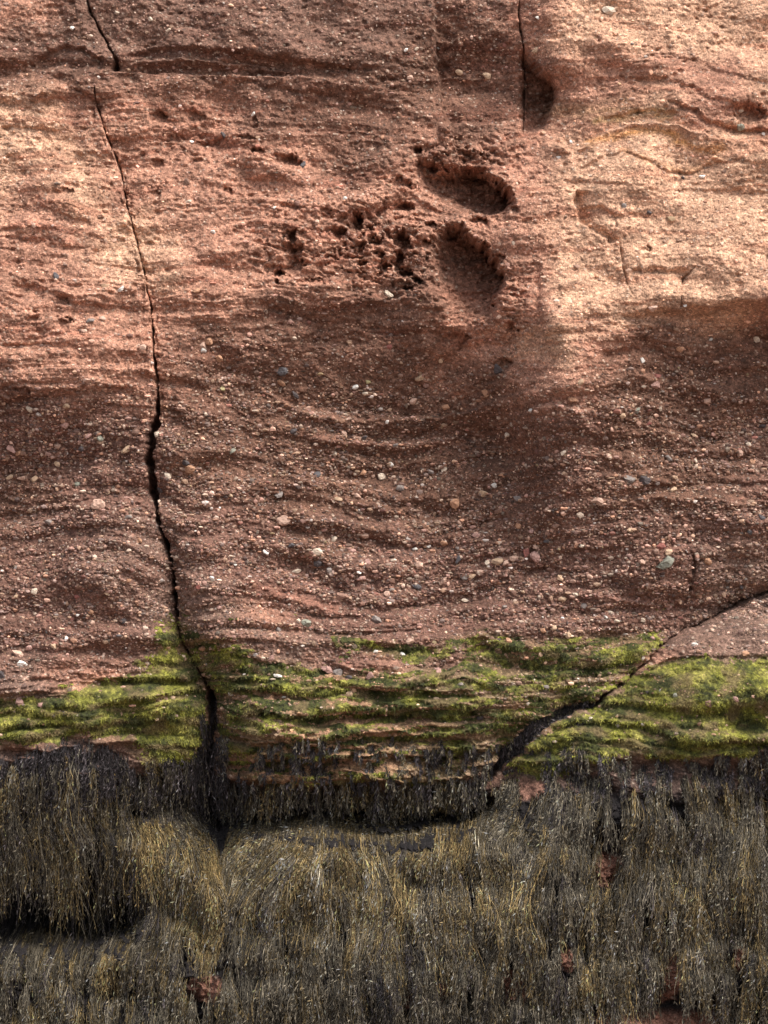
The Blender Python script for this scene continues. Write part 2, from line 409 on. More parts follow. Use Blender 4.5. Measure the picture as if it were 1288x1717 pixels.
ledge([(0, 580), (90, 576), (150, 586)], -8, 10, 1, 4)
# base ledges in the green belt
ledge([(-200, 1172), (60, 1160), (120, 1146), (180, 1138), (225, 1136), (250, 1150)], -14, 20, 1, 5, 0.1)
blob(255, 1180, 26, 26, 12); blob(230, 1200, 40, 12, 6)
ledge([(-200, 1232), (20, 1226), (90, 1216), (140, 1220), (180, 1238)], 10, 10, 1, 4)
ledge([(-200, 1262), (0, 1256), (40, 1252), (80, 1256), (160, 1244), (240, 1244)], -16, 20, 1, 5, 0.06)
ledge([(330, 1092), (370, 1086), (400, 1096), (450, 1112), (520, 1122)], -12, 14, 1, 5, 0.12)
ledge([(562, 1062), (620, 1074), (680, 1088), (720, 1092), (750, 1078)], -10, 10, 1, 4)
ledge([(720, 1102), (760, 1074), (800, 1056), (840, 1074), (910, 1082), (960, 1086)], 12, 16, 1, 4)
for y, a in [(1150, 7), (1176, 9), (1200, -9), (1222, 9), (1248, 10), (1268, -12), (1300, 9), (1318, -10)]:
    off = 5 * math.sin(y)
    ledge([(355, y + 10 + off), (440, y - 4), (520, y + 2), (620, y + off), (720, y + 4), (840, y - 2)], a * 1.9, 11, 1, 3, 0.12, 1.8)
blob(445, 1270, 34, 9, 12); blob(590, 1246, 70, 7, 9); blob(640, 1215, 80, 8, 8)
# lower right boulder: brow, belly
ledge([(1080, 1128), (1110, 1108), (1150, 1099), (1200, 1096), (1300, 1094), (1600, 1094)], -16, 22, 1, 5, 0.06, 0.6)
ledge([(1090, 1215), (1130, 1208), (1180, 1212), (1210, 1222)], -12, 16, 1, 6)
blob(1268, 1165, 26, 40, 14)
ledge([(1060, 1228), (1110, 1214), (1160, 1230), (1230, 1250)], -8, 18, 1, 6)
ledge([(880, 1288), (960, 1290), (1060, 1262), (1160, 1264), (1260, 1248), (1500, 1248)], -8, 10, 1, 5)
# the diagonal joint: the wall above overhangs, the boulder below rises out of it
def side_of(line, x, y):
    p = np.array(line, float)
    return y - np.interp(x, p[:, 0], p[:, 1])
dj, sj, tj, wj = poly_dist(U + WN1 * 7, V + WN2 * 7, LINE_J[3:], vals=[2, 8, 12, 16, 20, 22, 20, 16, 12, 8, 5, 4, 4, 4, 5, 3, 4, 8, 10, 12, 12, 12])
wj = np.minimum(wj, 30)
H -= 26 * (1 - ss(0.5, 1.2, dj / np.maximum(wj * 0.5, 1))) * np.minimum(1, wj / 7) * (U > 800) * (1 - 0.7 * ss(1080, 1160, U))
H -= 26 * np.exp(-dj / 22.0) * (sj < 0) * ss(1120, 1190, U)
H += np.where(sj > 0, 13 * np.exp(-dj / 26.0) * ss(wj * 0.4, wj * 0.5 + 5, dj), 0) * ss(820, 900, U)
H -= 36 * np.exp(-dj / 30.0) * ss(800, 860, U)
HOLE = np.maximum(HOLE, (1 - ss(0.6, 1.0, dj / np.maximum(wj * 0.5, 1))) * (U > 800))
# wide dark slots over the lower mound
cavity([(352, 1392), (400, 1378), (450, 1366), (520, 1354), (580, 1354), (640, 1360), (700, 1370), (740, 1380), (700, 1382), (620, 1373), (540, 1366), (470, 1372), (410, 1388), (370, 1402)], 60, 8, (0, 0))
cavity([(560, 1390), (610, 1396), (650, 1404), (690, 1398), (730, 1388), (700, 1412), (655, 1418), (600, 1408)], 55, 7, (0, 0))
cavity([(205, 1330), (216, 1322), (224, 1350), (226, 1372), (212, 1362)], 40, 6, (0, 0))
ledge([(-200, 1600), (0, 1596), (60, 1606), (130, 1600), (200, 1580), (240, 1560)], 40, 40, 1, 8, 0.05, 1.5)
cavity([(238, 1468), (262, 1474), (300, 1470), (322, 1486), (316, 1540), (280, 1552), (242, 1540)], 45, 14, (0, 0.2))
cavity([(-220, 1430), (-40, 1440), (20, 1418), (55, 1404), (82, 1436), (130, 1448), (160, 1424), (195, 1440), (225, 1462), (236, 1545), (205, 1588), (165, 1592), (140, 1616), (96, 1600), (52, 1612), (20, 1592), (-40, 1608), (-220, 1600)], 60, 20, (0, 0.2))
ledge([(212, 1364), (260, 1380), (310, 1404), (345, 1432), (362, 1470), (368, 1520)], 44, 60, 1, 9, 0.1)
ledge([(372, 1450), (395, 1420), (430, 1404), (500, 1398), (600, 1404), (660, 1414), (740, 1402), (820, 1370), (880, 1320)], 34, 70, 1, 7, 0.05)
# through-going cracks
groove(CRACK_A, [3, 3, 4, 3, 3, 4, 7, 8], 30, 0.7)
groove(CRACK_C, [1, 1.6, 2.4, 3.4, 4.4, 2.6, 3.4, 2.4, 1.9, 1.9, 2.3, 2.4, 3, 3, 3.4, 4.4, 7, 13, 17, 14, 9, 8, 6, 6, 6, 7, 7, 3, 2, 2, 3, 8, 13, 15, 20, 24, 24, 14], 60, 1.0)
groove(CRACK_D, [2, 3, 4, 2, 3, 4, 4, 3], 34, 0.6)
# the face just left of the long crack stands a little proud
dC, sC, tC, _ = poly_dist(U, V, CRACK_C)
left_side = side_of([(c[1], c[0]) for c in CRACK_C], V, U) < 0
H -= ss(0.05, 0.4, fbm(U / 9, V / 16, 3, 57)) * 9 * np.exp(-(dC / 13) ** 2) * ss(160, 200, V)
H += 26 * gauss(U, 190, 70) * gauss(V, 960, 80) + 16 * gauss(U, 370, 34) * gauss(V, 960, 90) + 18 * gauss(U, 240, 60) * gauss(V, 1190, 46)
H -= (12 + 36 * ss(840, 1000, V) + 40 * ss(1040, 1240, V)) * np.exp(-dC / (34 + 18 * ss(1000, 1200, V))) * ss(600, 800, V)
H += np.where(left_side, 7 * np.exp(-dC / 40), -4 * np.exp(-dC / 22)) * ss(150, 220, V) * (1 - ss(620, 720, V))
H += 16 * np.exp(-((dC - 40) / 38) ** 2) * ss(860, 930, V) * (1 - ss(1060, 1120, V))

# ------------------------------------------------------------------ colour of the bare rock (albedo)
BARE = [(1015, 1452, 20, 18), (950, 1602, 13, 14), (862, 1652, 26, 18), (350, 1662, 22, 16), (1120, 1640, 12, 24), (1105, 1735, 110, 26), (740, 1662, 12, 12), (680, 1668, 10, 12), (400, 1290, 20, 8), (890, 1322, 24, 10), (1130, 1600, 10, 10), (1240, 1590, 10, 24)]
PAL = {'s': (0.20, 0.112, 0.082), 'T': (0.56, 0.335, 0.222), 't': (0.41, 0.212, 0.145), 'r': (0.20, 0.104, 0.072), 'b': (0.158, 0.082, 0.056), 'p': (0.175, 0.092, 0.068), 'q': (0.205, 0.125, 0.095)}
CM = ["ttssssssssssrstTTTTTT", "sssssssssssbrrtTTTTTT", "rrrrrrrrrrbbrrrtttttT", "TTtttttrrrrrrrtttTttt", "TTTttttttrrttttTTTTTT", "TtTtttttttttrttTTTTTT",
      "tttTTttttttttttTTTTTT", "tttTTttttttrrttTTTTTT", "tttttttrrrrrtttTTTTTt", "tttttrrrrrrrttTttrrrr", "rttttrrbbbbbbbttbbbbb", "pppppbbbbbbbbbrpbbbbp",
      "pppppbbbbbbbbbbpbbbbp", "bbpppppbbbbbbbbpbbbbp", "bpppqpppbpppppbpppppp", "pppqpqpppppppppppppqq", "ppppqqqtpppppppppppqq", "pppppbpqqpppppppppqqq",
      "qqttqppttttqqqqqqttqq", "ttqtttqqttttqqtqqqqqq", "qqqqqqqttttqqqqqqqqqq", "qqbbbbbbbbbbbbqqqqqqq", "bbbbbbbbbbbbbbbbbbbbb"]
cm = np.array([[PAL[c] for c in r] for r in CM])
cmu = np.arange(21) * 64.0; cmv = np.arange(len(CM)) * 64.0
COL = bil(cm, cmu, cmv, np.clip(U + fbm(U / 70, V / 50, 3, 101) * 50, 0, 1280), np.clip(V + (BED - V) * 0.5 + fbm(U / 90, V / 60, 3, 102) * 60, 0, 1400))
bandc = fbm(U / 260, BED / 9, 3, 105)
blot = fbm(U / 60, V / 45, 4, 106)
COL = COL * (1 + 0.30 * bandc * patchy + 0.40 * blot * 0.7)[..., None]
# iron-red beds
ir = ss(0.12, 0.45, fbm(U / 230, BED / 15, 2, 107)) * (1 - 0.75 * lower)
COL = COL * (1 - ir[..., None] * np.array([0.18, 0.28, 0.30]))
def tint(pts, col, wdt, amt):
    b = box(pts, wdt * 3)
    d = poly_dist(WU[b], WV[b], pts)[0]
    m = (amt * np.exp(-(d / wdt) ** 2) * (0.7 + 0.6 * fbm(U[b] / 30, V[b] / 8, 3, 108)))[..., None]
    m = np.clip(m, 0, 1)
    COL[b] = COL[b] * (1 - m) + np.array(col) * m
tint([(985, 240), (1030, 232), (1070, 224), (1105, 226), (1140, 244), (1165, 256), (1200, 256)], (0.60, 0.28, 0.09), 7, 0.8)
tint([(1040, 256), (1100, 282), (1140, 290), (1200, 276)], (0.55, 0.26, 0.11), 6, 0.5)
tint([(1000, 205), (1040, 200), (1090, 192), (1120, 200)], (0.30, 0.22, 0.08), 7, 0.6)
tint([(930, 180), (1000, 190), (1050, 180)], (0.26, 0.19, 0.08), 14, 0.4)
tint([(430, 985), (500, 1005), (560, 1024)], (0.36, 0.17, 0.12), 7, 0.85)
tint([(430, 645), (520, 692), (640, 700), (760, 692), (850, 655)], (0.25, 0.13, 0.09), 6, 0.5)
tint([(500, 730), (620, 745), (760, 738)], (0.25, 0.12, 0.085), 6, 0.5)
tint([(975, 990), (1040, 1004), (1100, 1020)], (0.30, 0.16, 0.12), 8, 0.6)
tint([(420, 1270), (480, 1268)], (0.50, 0.36, 0.18), 9, 0.7); tint([(560, 1240), (640, 1250), (720, 1246)], (0.48, 0.31, 0.2), 8, 0.6)
tint([(1250, 1150), (1280, 1180), (1262, 1210)], (0.6, 0.46, 0.26), 12, 0.6); tint([(250, 1150), (268, 1185), (262, 1230)], (0.5, 0.38, 0.2), 12, 0.6)
tint([(930, 560), (945, 600)], (0.62, 0.42, 0.28), 22, 0.5)
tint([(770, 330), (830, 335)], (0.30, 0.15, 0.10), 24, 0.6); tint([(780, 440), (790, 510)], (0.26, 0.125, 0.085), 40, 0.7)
gsp = ss(0.6, 0.2, wd) * (wid_ - 0.5)
COL *= (1 + 0.55 * gsp)[..., None]
gd, gi = worley(U / 4.2, V / 3.6, 111)
COL *= (1 + 0.30 * (gi - 0.5))[..., None]
pale = (gi > 0.965) & (gd < 0.5)
COL[pale] = COL[pale] * 0.3 + np.array((0.55, 0.42, 0.33)) * 0.7
COL = np.clip(COL, 0.02, 0.9)
AZ = [
 ("bright green algae on the rock left of the long crack", [(-300, 1176), (0, 1168), (80, 1170), (130, 1152), (190, 1142), (228, 1132), (256, 1104), (272, 1076), (280, 1040), (300, 1052), (304, 1090), (318, 1118), (334, 1150), (342, 1200), (332, 1310), (290, 1318), (245, 1290), (210, 1246), (150, 1232), (90, 1236), (0, 1250), (-300, 1256)], 0.85),
 ("patchy green algae on the layered ledges right of the long crack", [(300, 1040), (340, 1068), (400, 1084), (440, 1106), (500, 1120), (560, 1132), (640, 1132), (700, 1124), (770, 1128), (790, 1080), (815, 1062), (900, 1078), (1000, 1070), (1112, 1062), (1086, 1108), (1044, 1146), (1000, 1176), (940, 1192), (880, 1232), (835, 1280), (760, 1318), (600, 1330), (450, 1325), (362, 1300), (356, 1200), (346, 1160), (312, 1096)], 0.72),
 ("thin green algae streak under the small lip of the central wall", [(560, 1066), (620, 1078), (690, 1090), (722, 1094), (760, 1076), (800, 1066), (750, 1096), (712, 1108), (640, 1098), (590, 1086)], 0.8),
 ("yellow green algae covering the swelling right boulder", [(1086, 1126), (1112, 1112), (1160, 1104), (1288, 1100), (1600, 1100), (1600, 1236), (1288, 1238), (1230, 1258), (1150, 1270), (1060, 1262), (990, 1284), (910, 1306), (862, 1300), (884, 1256), (930, 1216), (966, 1202), (1004, 1188), (1034, 1168), (1062, 1144)], 0.85)]
for lab, pts, amt in AZ:      # brown-green slime between the brighter patches
    b = box(pts, 40)
    m = 0.62 * ss(-14, 10, sdf(WU[b], WV[b], pts)) * (0.75 + 0.6 * fbm(U[b] / 30, BED[b] / 8, 3, 130))
    m = np.clip(m, 0, 0.85)[..., None]
    COL[b] = COL[b] * (1 - m) + np.array((0.20, 0.155, 0.065)) * (0.7 + 0.6 * gi[b])[..., None] * m
# wet black film low on the rock, deep shade of recesses painted in
wet_shade = ss(1245, 1300, V + WN1 * 30 - 62 * ss(250, 300, U) * (1 - ss(820, 880, U)) + 42 * ss(250, 220, U))
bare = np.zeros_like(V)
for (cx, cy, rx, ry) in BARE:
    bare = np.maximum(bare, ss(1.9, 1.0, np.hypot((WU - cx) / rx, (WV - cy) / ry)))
film_shade = np.maximum(wet_shade * (0.45 + 0.53 * ss(1300, 1335, V)), 0.75 * HOLE * ss(1150, 1200, V)) * (1 - bare)
COL = COL * (1 - film_shade[..., None]) + np.array((0.012, 0.011, 0.012)) * film_shade[..., None]
COL = COL * (1 - bare[..., None] * 0.6) + np.array((0.24, 0.115, 0.08)) * bare[..., None] * 0.6

# ------------------------------------------------------------------ mesh builders
def mesh_obj(name, verts, faces, mat, cols=None, smooth=True, parent=None):
    me = bpy.data.meshes.new(name)
    faces = np.asarray(faces); n = len(faces); k = faces.shape[1]
    me.vertices.add(len(verts)); me.vertices.foreach_set('co', np.ascontiguousarray(verts, np.float32).ravel())
    me.loops.add(n * k); me.loops.foreach_set('vertex_index', np.ascontiguousarray(faces, np.int32).ravel())
    me.polygons.add(n); me.polygons.foreach_set('loop_start', np.arange(0, n * k, k, dtype=np.int32))
    me.polygons.foreach_set('use_smooth', np.full(n, smooth))
    me.update(calc_edges=True)
    if cols is not None:
        a = me.attributes.new('tone', 'FLOAT_COLOR', 'POINT')
        c = np.ones((len(verts), 4), np.float32); c[:, :3] = cols
        a.data.foreach_set('color', c.ravel())
    me.materials.append(mat)
    o = bpy.data.objects.new(name, me)
    scene.collection.objects.link(o)
    if parent: o.parent = parent
    return o

def tag(o, label, cat=None, kind=None, group=None):
    o['label'] = label
    if cat: o['category'] = cat
    if kind: o['kind'] = kind
    if group: o['group'] = group
    return o

def node_mat(name, rough=0.9, spec=0.3):
    m = bpy.data.materials.new(name); m.use_nodes = True
    t = m.node_tree; b = t.nodes['Principled BSDF']
    b.inputs['Roughness'].default_value = rough
    b.inputs['Specular IOR Level'].default_value = spec
    return m, t, b

def tone_node(t):
    a = t.nodes.new('ShaderNodeAttribute'); a.attribute_name = 'tone'; return a.outputs['Color']
def coords(t):
    return t.nodes.new('ShaderNodeTexCoord').outputs['Object']
def tex_noise(t, sc, det=4, rough=0.6, vec=None, stretch=None):
    n = t.nodes.new('ShaderNodeTexNoise'); n.inputs['Scale'].default_value = sc
    n.inputs['Detail'].default_value = det; n.inputs['Roughness'].default_value = rough
    v = vec or coords(t)
    if stretch:
        mp = t.nodes.new('ShaderNodeMapping'); mp.inputs['Scale'].default_value = stretch
        t.links.new(v, mp.inputs[0]); v = mp.outputs[0]
    t.links.new(v, n.inputs['Vector']); return n.outputs['Fac']
def ramp(t, fac, stops):
    r = t.nodes.new('ShaderNodeValToRGB'); e = r.color_ramp.elements
    while len(e) < len(stops): e.new(0.5)
    for i, (p, c) in enumerate(stops):
        e[i].position = p; e[i].color = (c, c, c, 1) if not isinstance(c, tuple) else (*c, 1)
    t.links.new(fac, r.inputs[0]); return r.outputs[0]
def mix(t, mode, a, b, fac=1.0):
    m = t.nodes.new('ShaderNodeMix'); m.data_type = 'RGBA'; m.blend_type = mode
    if isinstance(fac, float): m.inputs[0].default_value = fac
    else: t.links.new(fac, m.inputs[0])
    t.links.new(a, m.inputs[6])
    if isinstance(b, tuple): m.inputs[7].default_value = (*b, 1)
    else: t.links.new(b, m.inputs[7])
    return m.outputs[2]
def add_bump(t, b, heights):
    prev = None
    for hsock, strength, dist in heights:
        n = t.nodes.new('ShaderNodeBump'); n.inputs['Strength'].default_value = strength; n.inputs['Distance'].default_value = dist
        t.links.new(hsock, n.inputs['Height'])
        if prev: t.links.new(prev, n.inputs['Normal'])
        prev = n.outputs[0]
    t.links.new(prev, b.inputs['Normal'])

# sandstone / conglomerate
rock, t, b = node_mat('conglomerate_rock', 0.92, 0.25)
c = tone_node(t)
f1 = tex_noise(t, 95, 4, 0.7); f2 = tex_noise(t, 14, 4, 0.6)
vo = t.nodes.new('ShaderNodeTexVoronoi'); vo.inputs['Scale'].default_value = 62; t.links.new(coords(t), vo.inputs['Vector'])
sep = t.nodes.new('ShaderNodeSeparateColor'); t.links.new(vo.outputs['Color'], sep.inputs[0])
c = mix(t, 'MULTIPLY', c, ramp(t, f1, [(0.25, 0.45), (0.5, 0.95), (0.72, 1.6)]))
c = mix(t, 'MULTIPLY', c, ramp(t, f2, [(0.3, 0.72), (0.7, 1.25)]))
c = mix(t, 'MULTIPLY', c, ramp(t, sep.outputs[0], [(0.0, 0.62), (0.5, 1.0), (0.93, 1.2), (0.97, 1.5)]))
t.links.new(c, b.inputs['Base Color'])
add_bump(t, b, [(f1, 0.9, 0.010), (vo.outputs['Distance'], -0.55, 0.008) if False else (ramp(t, vo.outputs['Distance'], [(0.0, 1.0), (0.7, 0.0)]), 0.5, 0.006)])

peb, t, b = node_mat('pebble_stone', 0.75, 0.4)
c = mix(t, 'MULTIPLY', tone_node(t), ramp(t, tex_noise(t, 60, 3, 0.6), [(0.3, 0.7), (0.7, 1.25)]))
t.links.new(c, b.inputs['Base Color'])
add_bump(t, b, [(tex_noise(t, 120, 3), 0.5, 0.004)])

alg, t, b = node_mat('green_algae', 0.8, 0.35)
fa = tex_noise(t, 85, 4, 0.75); fb = tex_noise(t, 34, 4, 0.7)
c = mix(t, 'MULTIPLY', tone_node(t), ramp(t, fa, [(0.28, 0.35), (0.5, 0.95), (0.7, 1.7)]))
c = mix(t, 'MULTIPLY', c, ramp(t, fb, [(0.3, 0.6), (0.7, 1.35)]))
t.links.new(c, b.inputs['Base Color'])
add_bump(t, b, [(fa, 1.0, 0.014)])

wrack, t, b = node_mat('seaweed_frond', 0.62, 0.28)
c = mix(t, 'MULTIPLY', tone_node(t), ramp(t, tex_noise(t, 70, 2, 0.5), [(0.3, 0.65), (0.7, 1.4)]))
t.links.new(c, b.inputs['Base Color'])

sand, t, b = node_mat('beach_shingle', 0.9, 0.3)
n1 = tex_noise(t, 3, 6, 0.7); n2 = tex_noise(t, 40, 4, 0.7)
c = ramp(t, n1, [(0.3, (0.16, 0.10, 0.08)), (0.7, (0.30, 0.20, 0.16))])
c = mix(t, 'MULTIPLY', c, ramp(t, n2, [(0.3, 0.6), (0.7, 1.4)]))
t.links.new(c, b.inputs['Base Color'])
add_bump(t, b, [(n2, 0.8, 0.03)])

# ------------------------------------------------------------------ the cliff, one object per block between joints
POS = world(U + DU, V + DV, H)
dB = side_of(LINE_B, U, V)
dJ = np.where(U < 352, -1, side_of(LINE_J, U, V))
xA = np.interp(V, [p[1] for p in CRACK_A], [p[0] for p in CRACK_A])
xD = np.interp(V, [p[1] for p in CRACK_D], [p[0] for p in CRACK_D])
xC = np.interp(V, [p[1] for p in CRACK_C] + [1717, 2600], [p[0] for p in CRACK_C] + [380, 400])
REG = np.where(dB < 0, np.where(U < xA, 0, np.where(U < xD, 1, 2)), np.where(U < xC, 3, np.where(dJ > 0, 5, 4)))
FR = REG[:-1, :-1]
idx = np.arange(NU * NV).reshape(NV, NU)
quads = np.stack([idx[:-1, :-1], idx[1:, :-1], idx[1:, 1:], idx[:-1, 1:]], -1)
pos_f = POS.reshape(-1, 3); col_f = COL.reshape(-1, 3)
def sub_mesh(name, fmask, P, C, mat):
    q = quads[fmask]
    used, inv = np.unique(q.ravel(), return_inverse=True)
    return mesh_obj(name, P[used], inv.reshape(-1, 4), mat, C[used])
REGL = ["brown upper left cliff block ending at the slanting crack", "dark brown sill block between the two top cracks",
        "pale tan cliff block right of the upper crack and its pocket", "layered cliff block left of the long vertical crack",
        "central conglomerate wall with the two hollows, right of the long crack", "swelling lower rock under the diagonal joint, green above and seaweed below"]
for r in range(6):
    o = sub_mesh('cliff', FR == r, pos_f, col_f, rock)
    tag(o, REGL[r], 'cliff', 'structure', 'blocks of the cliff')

def hs(u, v): return bil(H, gu, gv, u, v)
Hs = None
# smoothed relief for what hangs over it
def smooth_h():
    cu = np.arange(-250, 1560, 5.0); cvv = np.arange(1000, 1900, 5.0)
    A, B = np.meshgrid(cu, cvv); a = hs(A, B)
    m = a.copy()
    for _ in range(2):                      # let it bridge narrow slots
        m = np.maximum(m, blur(blur(m, 1, 1), 1, 0))
    return blur(blur(a, 3, 1), 2, 0), cu, cvv
SM, smu, smv = smooth_h()
SMg_v, SMg_u = np.gradient(blur(blur(SM, 14, 1), 8, 0), 5.0)
def hsm(u, v): return bil(SM, smu, smv, u, v)

# ------------------------------------------------------------------ green algae
ALG = np.zeros_like(H)
def algae_zone(label, pts, amt, seed):
    b = box(pts, 40)
    x = U[b] + fbm(U[b] / 40, V[b] / 26, 4, seed) * 34; y = V[b] + fbm(U[b] / 40, V[b] / 26, 4, seed + 9) * 22
    d = sdf(x, y, pts)
    n = (1.0 if seed == 220 else 0.6) * fbm(U[b] / 60, BED[b] / (13 if seed == 220 else 24), 4, seed + 3) + 0.35 * fbm(U[b] / 7, V[b] / 6, 3, seed + 4)
    thin = 0.0
    if seed == 220: thin = 0.24 * ss(1170, 1260, V[b]) * (1 - ss(820, 880, U[b])) + 0.2 * gauss(V[b], 1165, 18) * gauss(U[b], 860, 60)
    if seed == 220: thin = thin + 0.30 * ss(0.0, 0.28, fbm(U[b] / 190, BED[b] / 9, 2, 231))
    if seed == 260: thin = 0.12 * ss(1225, 1280, V[b])
    if seed == 200: thin = 0.28 * ss(1235, 1290, V[b]) + 0.25 * gauss(U[b], 262, 22) * gauss(V[b], 1180, 40)
    n = n + 0.32 * fbm(U[b] / 4, V[b] / 3, 2, seed + 15)
    m = ss(-20, 16, d) * (amt - 0.08) + n * 0.8 - thin - HOLE[b] * 0.5
    off = (m - 0.38) * 9.0
    off = np.minimum(off, 1.3 + 1.5 * fbm(U[b] / 5, V[b] / 5, 2, seed + 6))
    hh = H[b] + off
    P = world(U[b], V[b], hh)
    bright = ss(-0.25, 0.45, fbm(U[b] / 60, V[b] / 30, 3, seed + 7) + 0.3 * fbm(U[b] / 8, V[b] / 7, 2, seed + 8) + (0.12 if seed in (200, 260) else -0.06))
    yel = ss(-0.2, 0.5, fbm(U[b] / 35, V[b] / 22, 3, seed + 12))
    dk = np.array((0.050, 0.055, 0.013)); br = np.array((0.22, 0.215, 0.034)); ye = np.array((0.42, 0.36, 0.11))
    C = dk + (br - dk) * bright[..., None]
    C = C + (ye - C) * (yel * bright * 0.55)[..., None]
    gg, gk = worley(U[b] / 3.6, V[b] / 3.2, seed + 17)
    C = C * (0.55 + 0.9 * gk)[..., None] * (1 + 0.5 * fbm(U[b] / 9, V[b] / 5, 3, seed + 18))[..., None]
    bn = ss(0.0, 0.35, fbm(U[b] / 40, BED[b] / 15, 4, seed + 19))[..., None] * 0.75
    C = np.clip(C * (1 - bn) + np.array((0.19, 0.135, 0.065)) * bn, 0.01, 0.8)
    ALG[b] = np.maximum(ALG[b], ss(0.25, 0.5, m))
    fm = (off > -0.35); f = fm[:-1, :-1] | fm[1:, 1:] | fm[1:, :-1] | fm[:-1, 1:]
    ny, nx = f.shape
    id2 = np.arange((ny + 1) * (nx + 1)).reshape(ny + 1, nx + 1)
    q = np.stack([id2[:-1, :-1], id2[1:, :-1], id2[1:, 1:], id2[:-1, 1:]], -1)[f]
    used, inv = np.unique(q.ravel(), return_inverse=True)
    vs = P.reshape(-1, 3)[used]; cs = C.reshape(-1, 3)[used]; fs = inv.reshape(-1, 4)
    # short threads standing off the film
    ok = np.argwhere((off > 1.0) & (U[b] > -60) & (U[b] < 1348)); k = min(len(ok), 15000 if seed != 240 else 1500)
    pick = ok[rng.choice(len(ok), k, replace=False)]
    uu = U[b][pick[:, 0], pick[:, 1]] + rng.normal(0, 1, k); vv = V[b][pick[:, 0], pick[:, 1]] + rng.normal(0, 1, k)
    h0 = hh[pick[:, 0], pick[:, 1]]
    a = rng.normal(0, 0.7, k); L = rng.uniform(2.5, 6.5, k); wd_ = rng.uniform(0.5, 1.1, k)
    p0 = world(uu - wd_, vv, h0 - .5); p1 = world(uu + wd_, vv, h0 - .5)
    p3 = world(uu + np.sin(a) * L - wd_ * .3, vv + np.cos(a) * L * .8, h0 + rng.uniform(0.5, 3, k)); p2 = p3 + (p1 - p0) * .3
    tv = np.stack([p0, p1, p2, p3], 1).reshape(-1, 3)
    tf = np.arange(k * 4).reshape(-1, 4) + len(vs)
    tc = np.repeat(C[pick[:, 0], pick[:, 1]] * rng.uniform(0.6, 1.5, k)[:, None], 4, 0)
    o = mesh_obj('algae', np.vstack([vs, tv]), np.vstack([fs, tf]), alg, np.vstack([cs, tc]))
    tag(o, label, 'algae', 'stuff')
for i, (lab, pts, amt) in enumerate(AZ):
    algae_zone(lab, pts, amt, 200 + 20 * i)

# ------------------------------------------------------------------ seaweed
def ok_root(u, v, patches):
    m = np.ones(len(u), bool)
    for (cx, cy, rx, ry) in patches:
        m &= ~((np.abs(u - cx) < rx * rng.uniform(0.8, 1.3, len(u))) & (v > cy - ry - rng.uniform(45, 105, len(u))) & (v < cy + ry * rng.uniform(0.5, 1.1, len(u))))
    return m

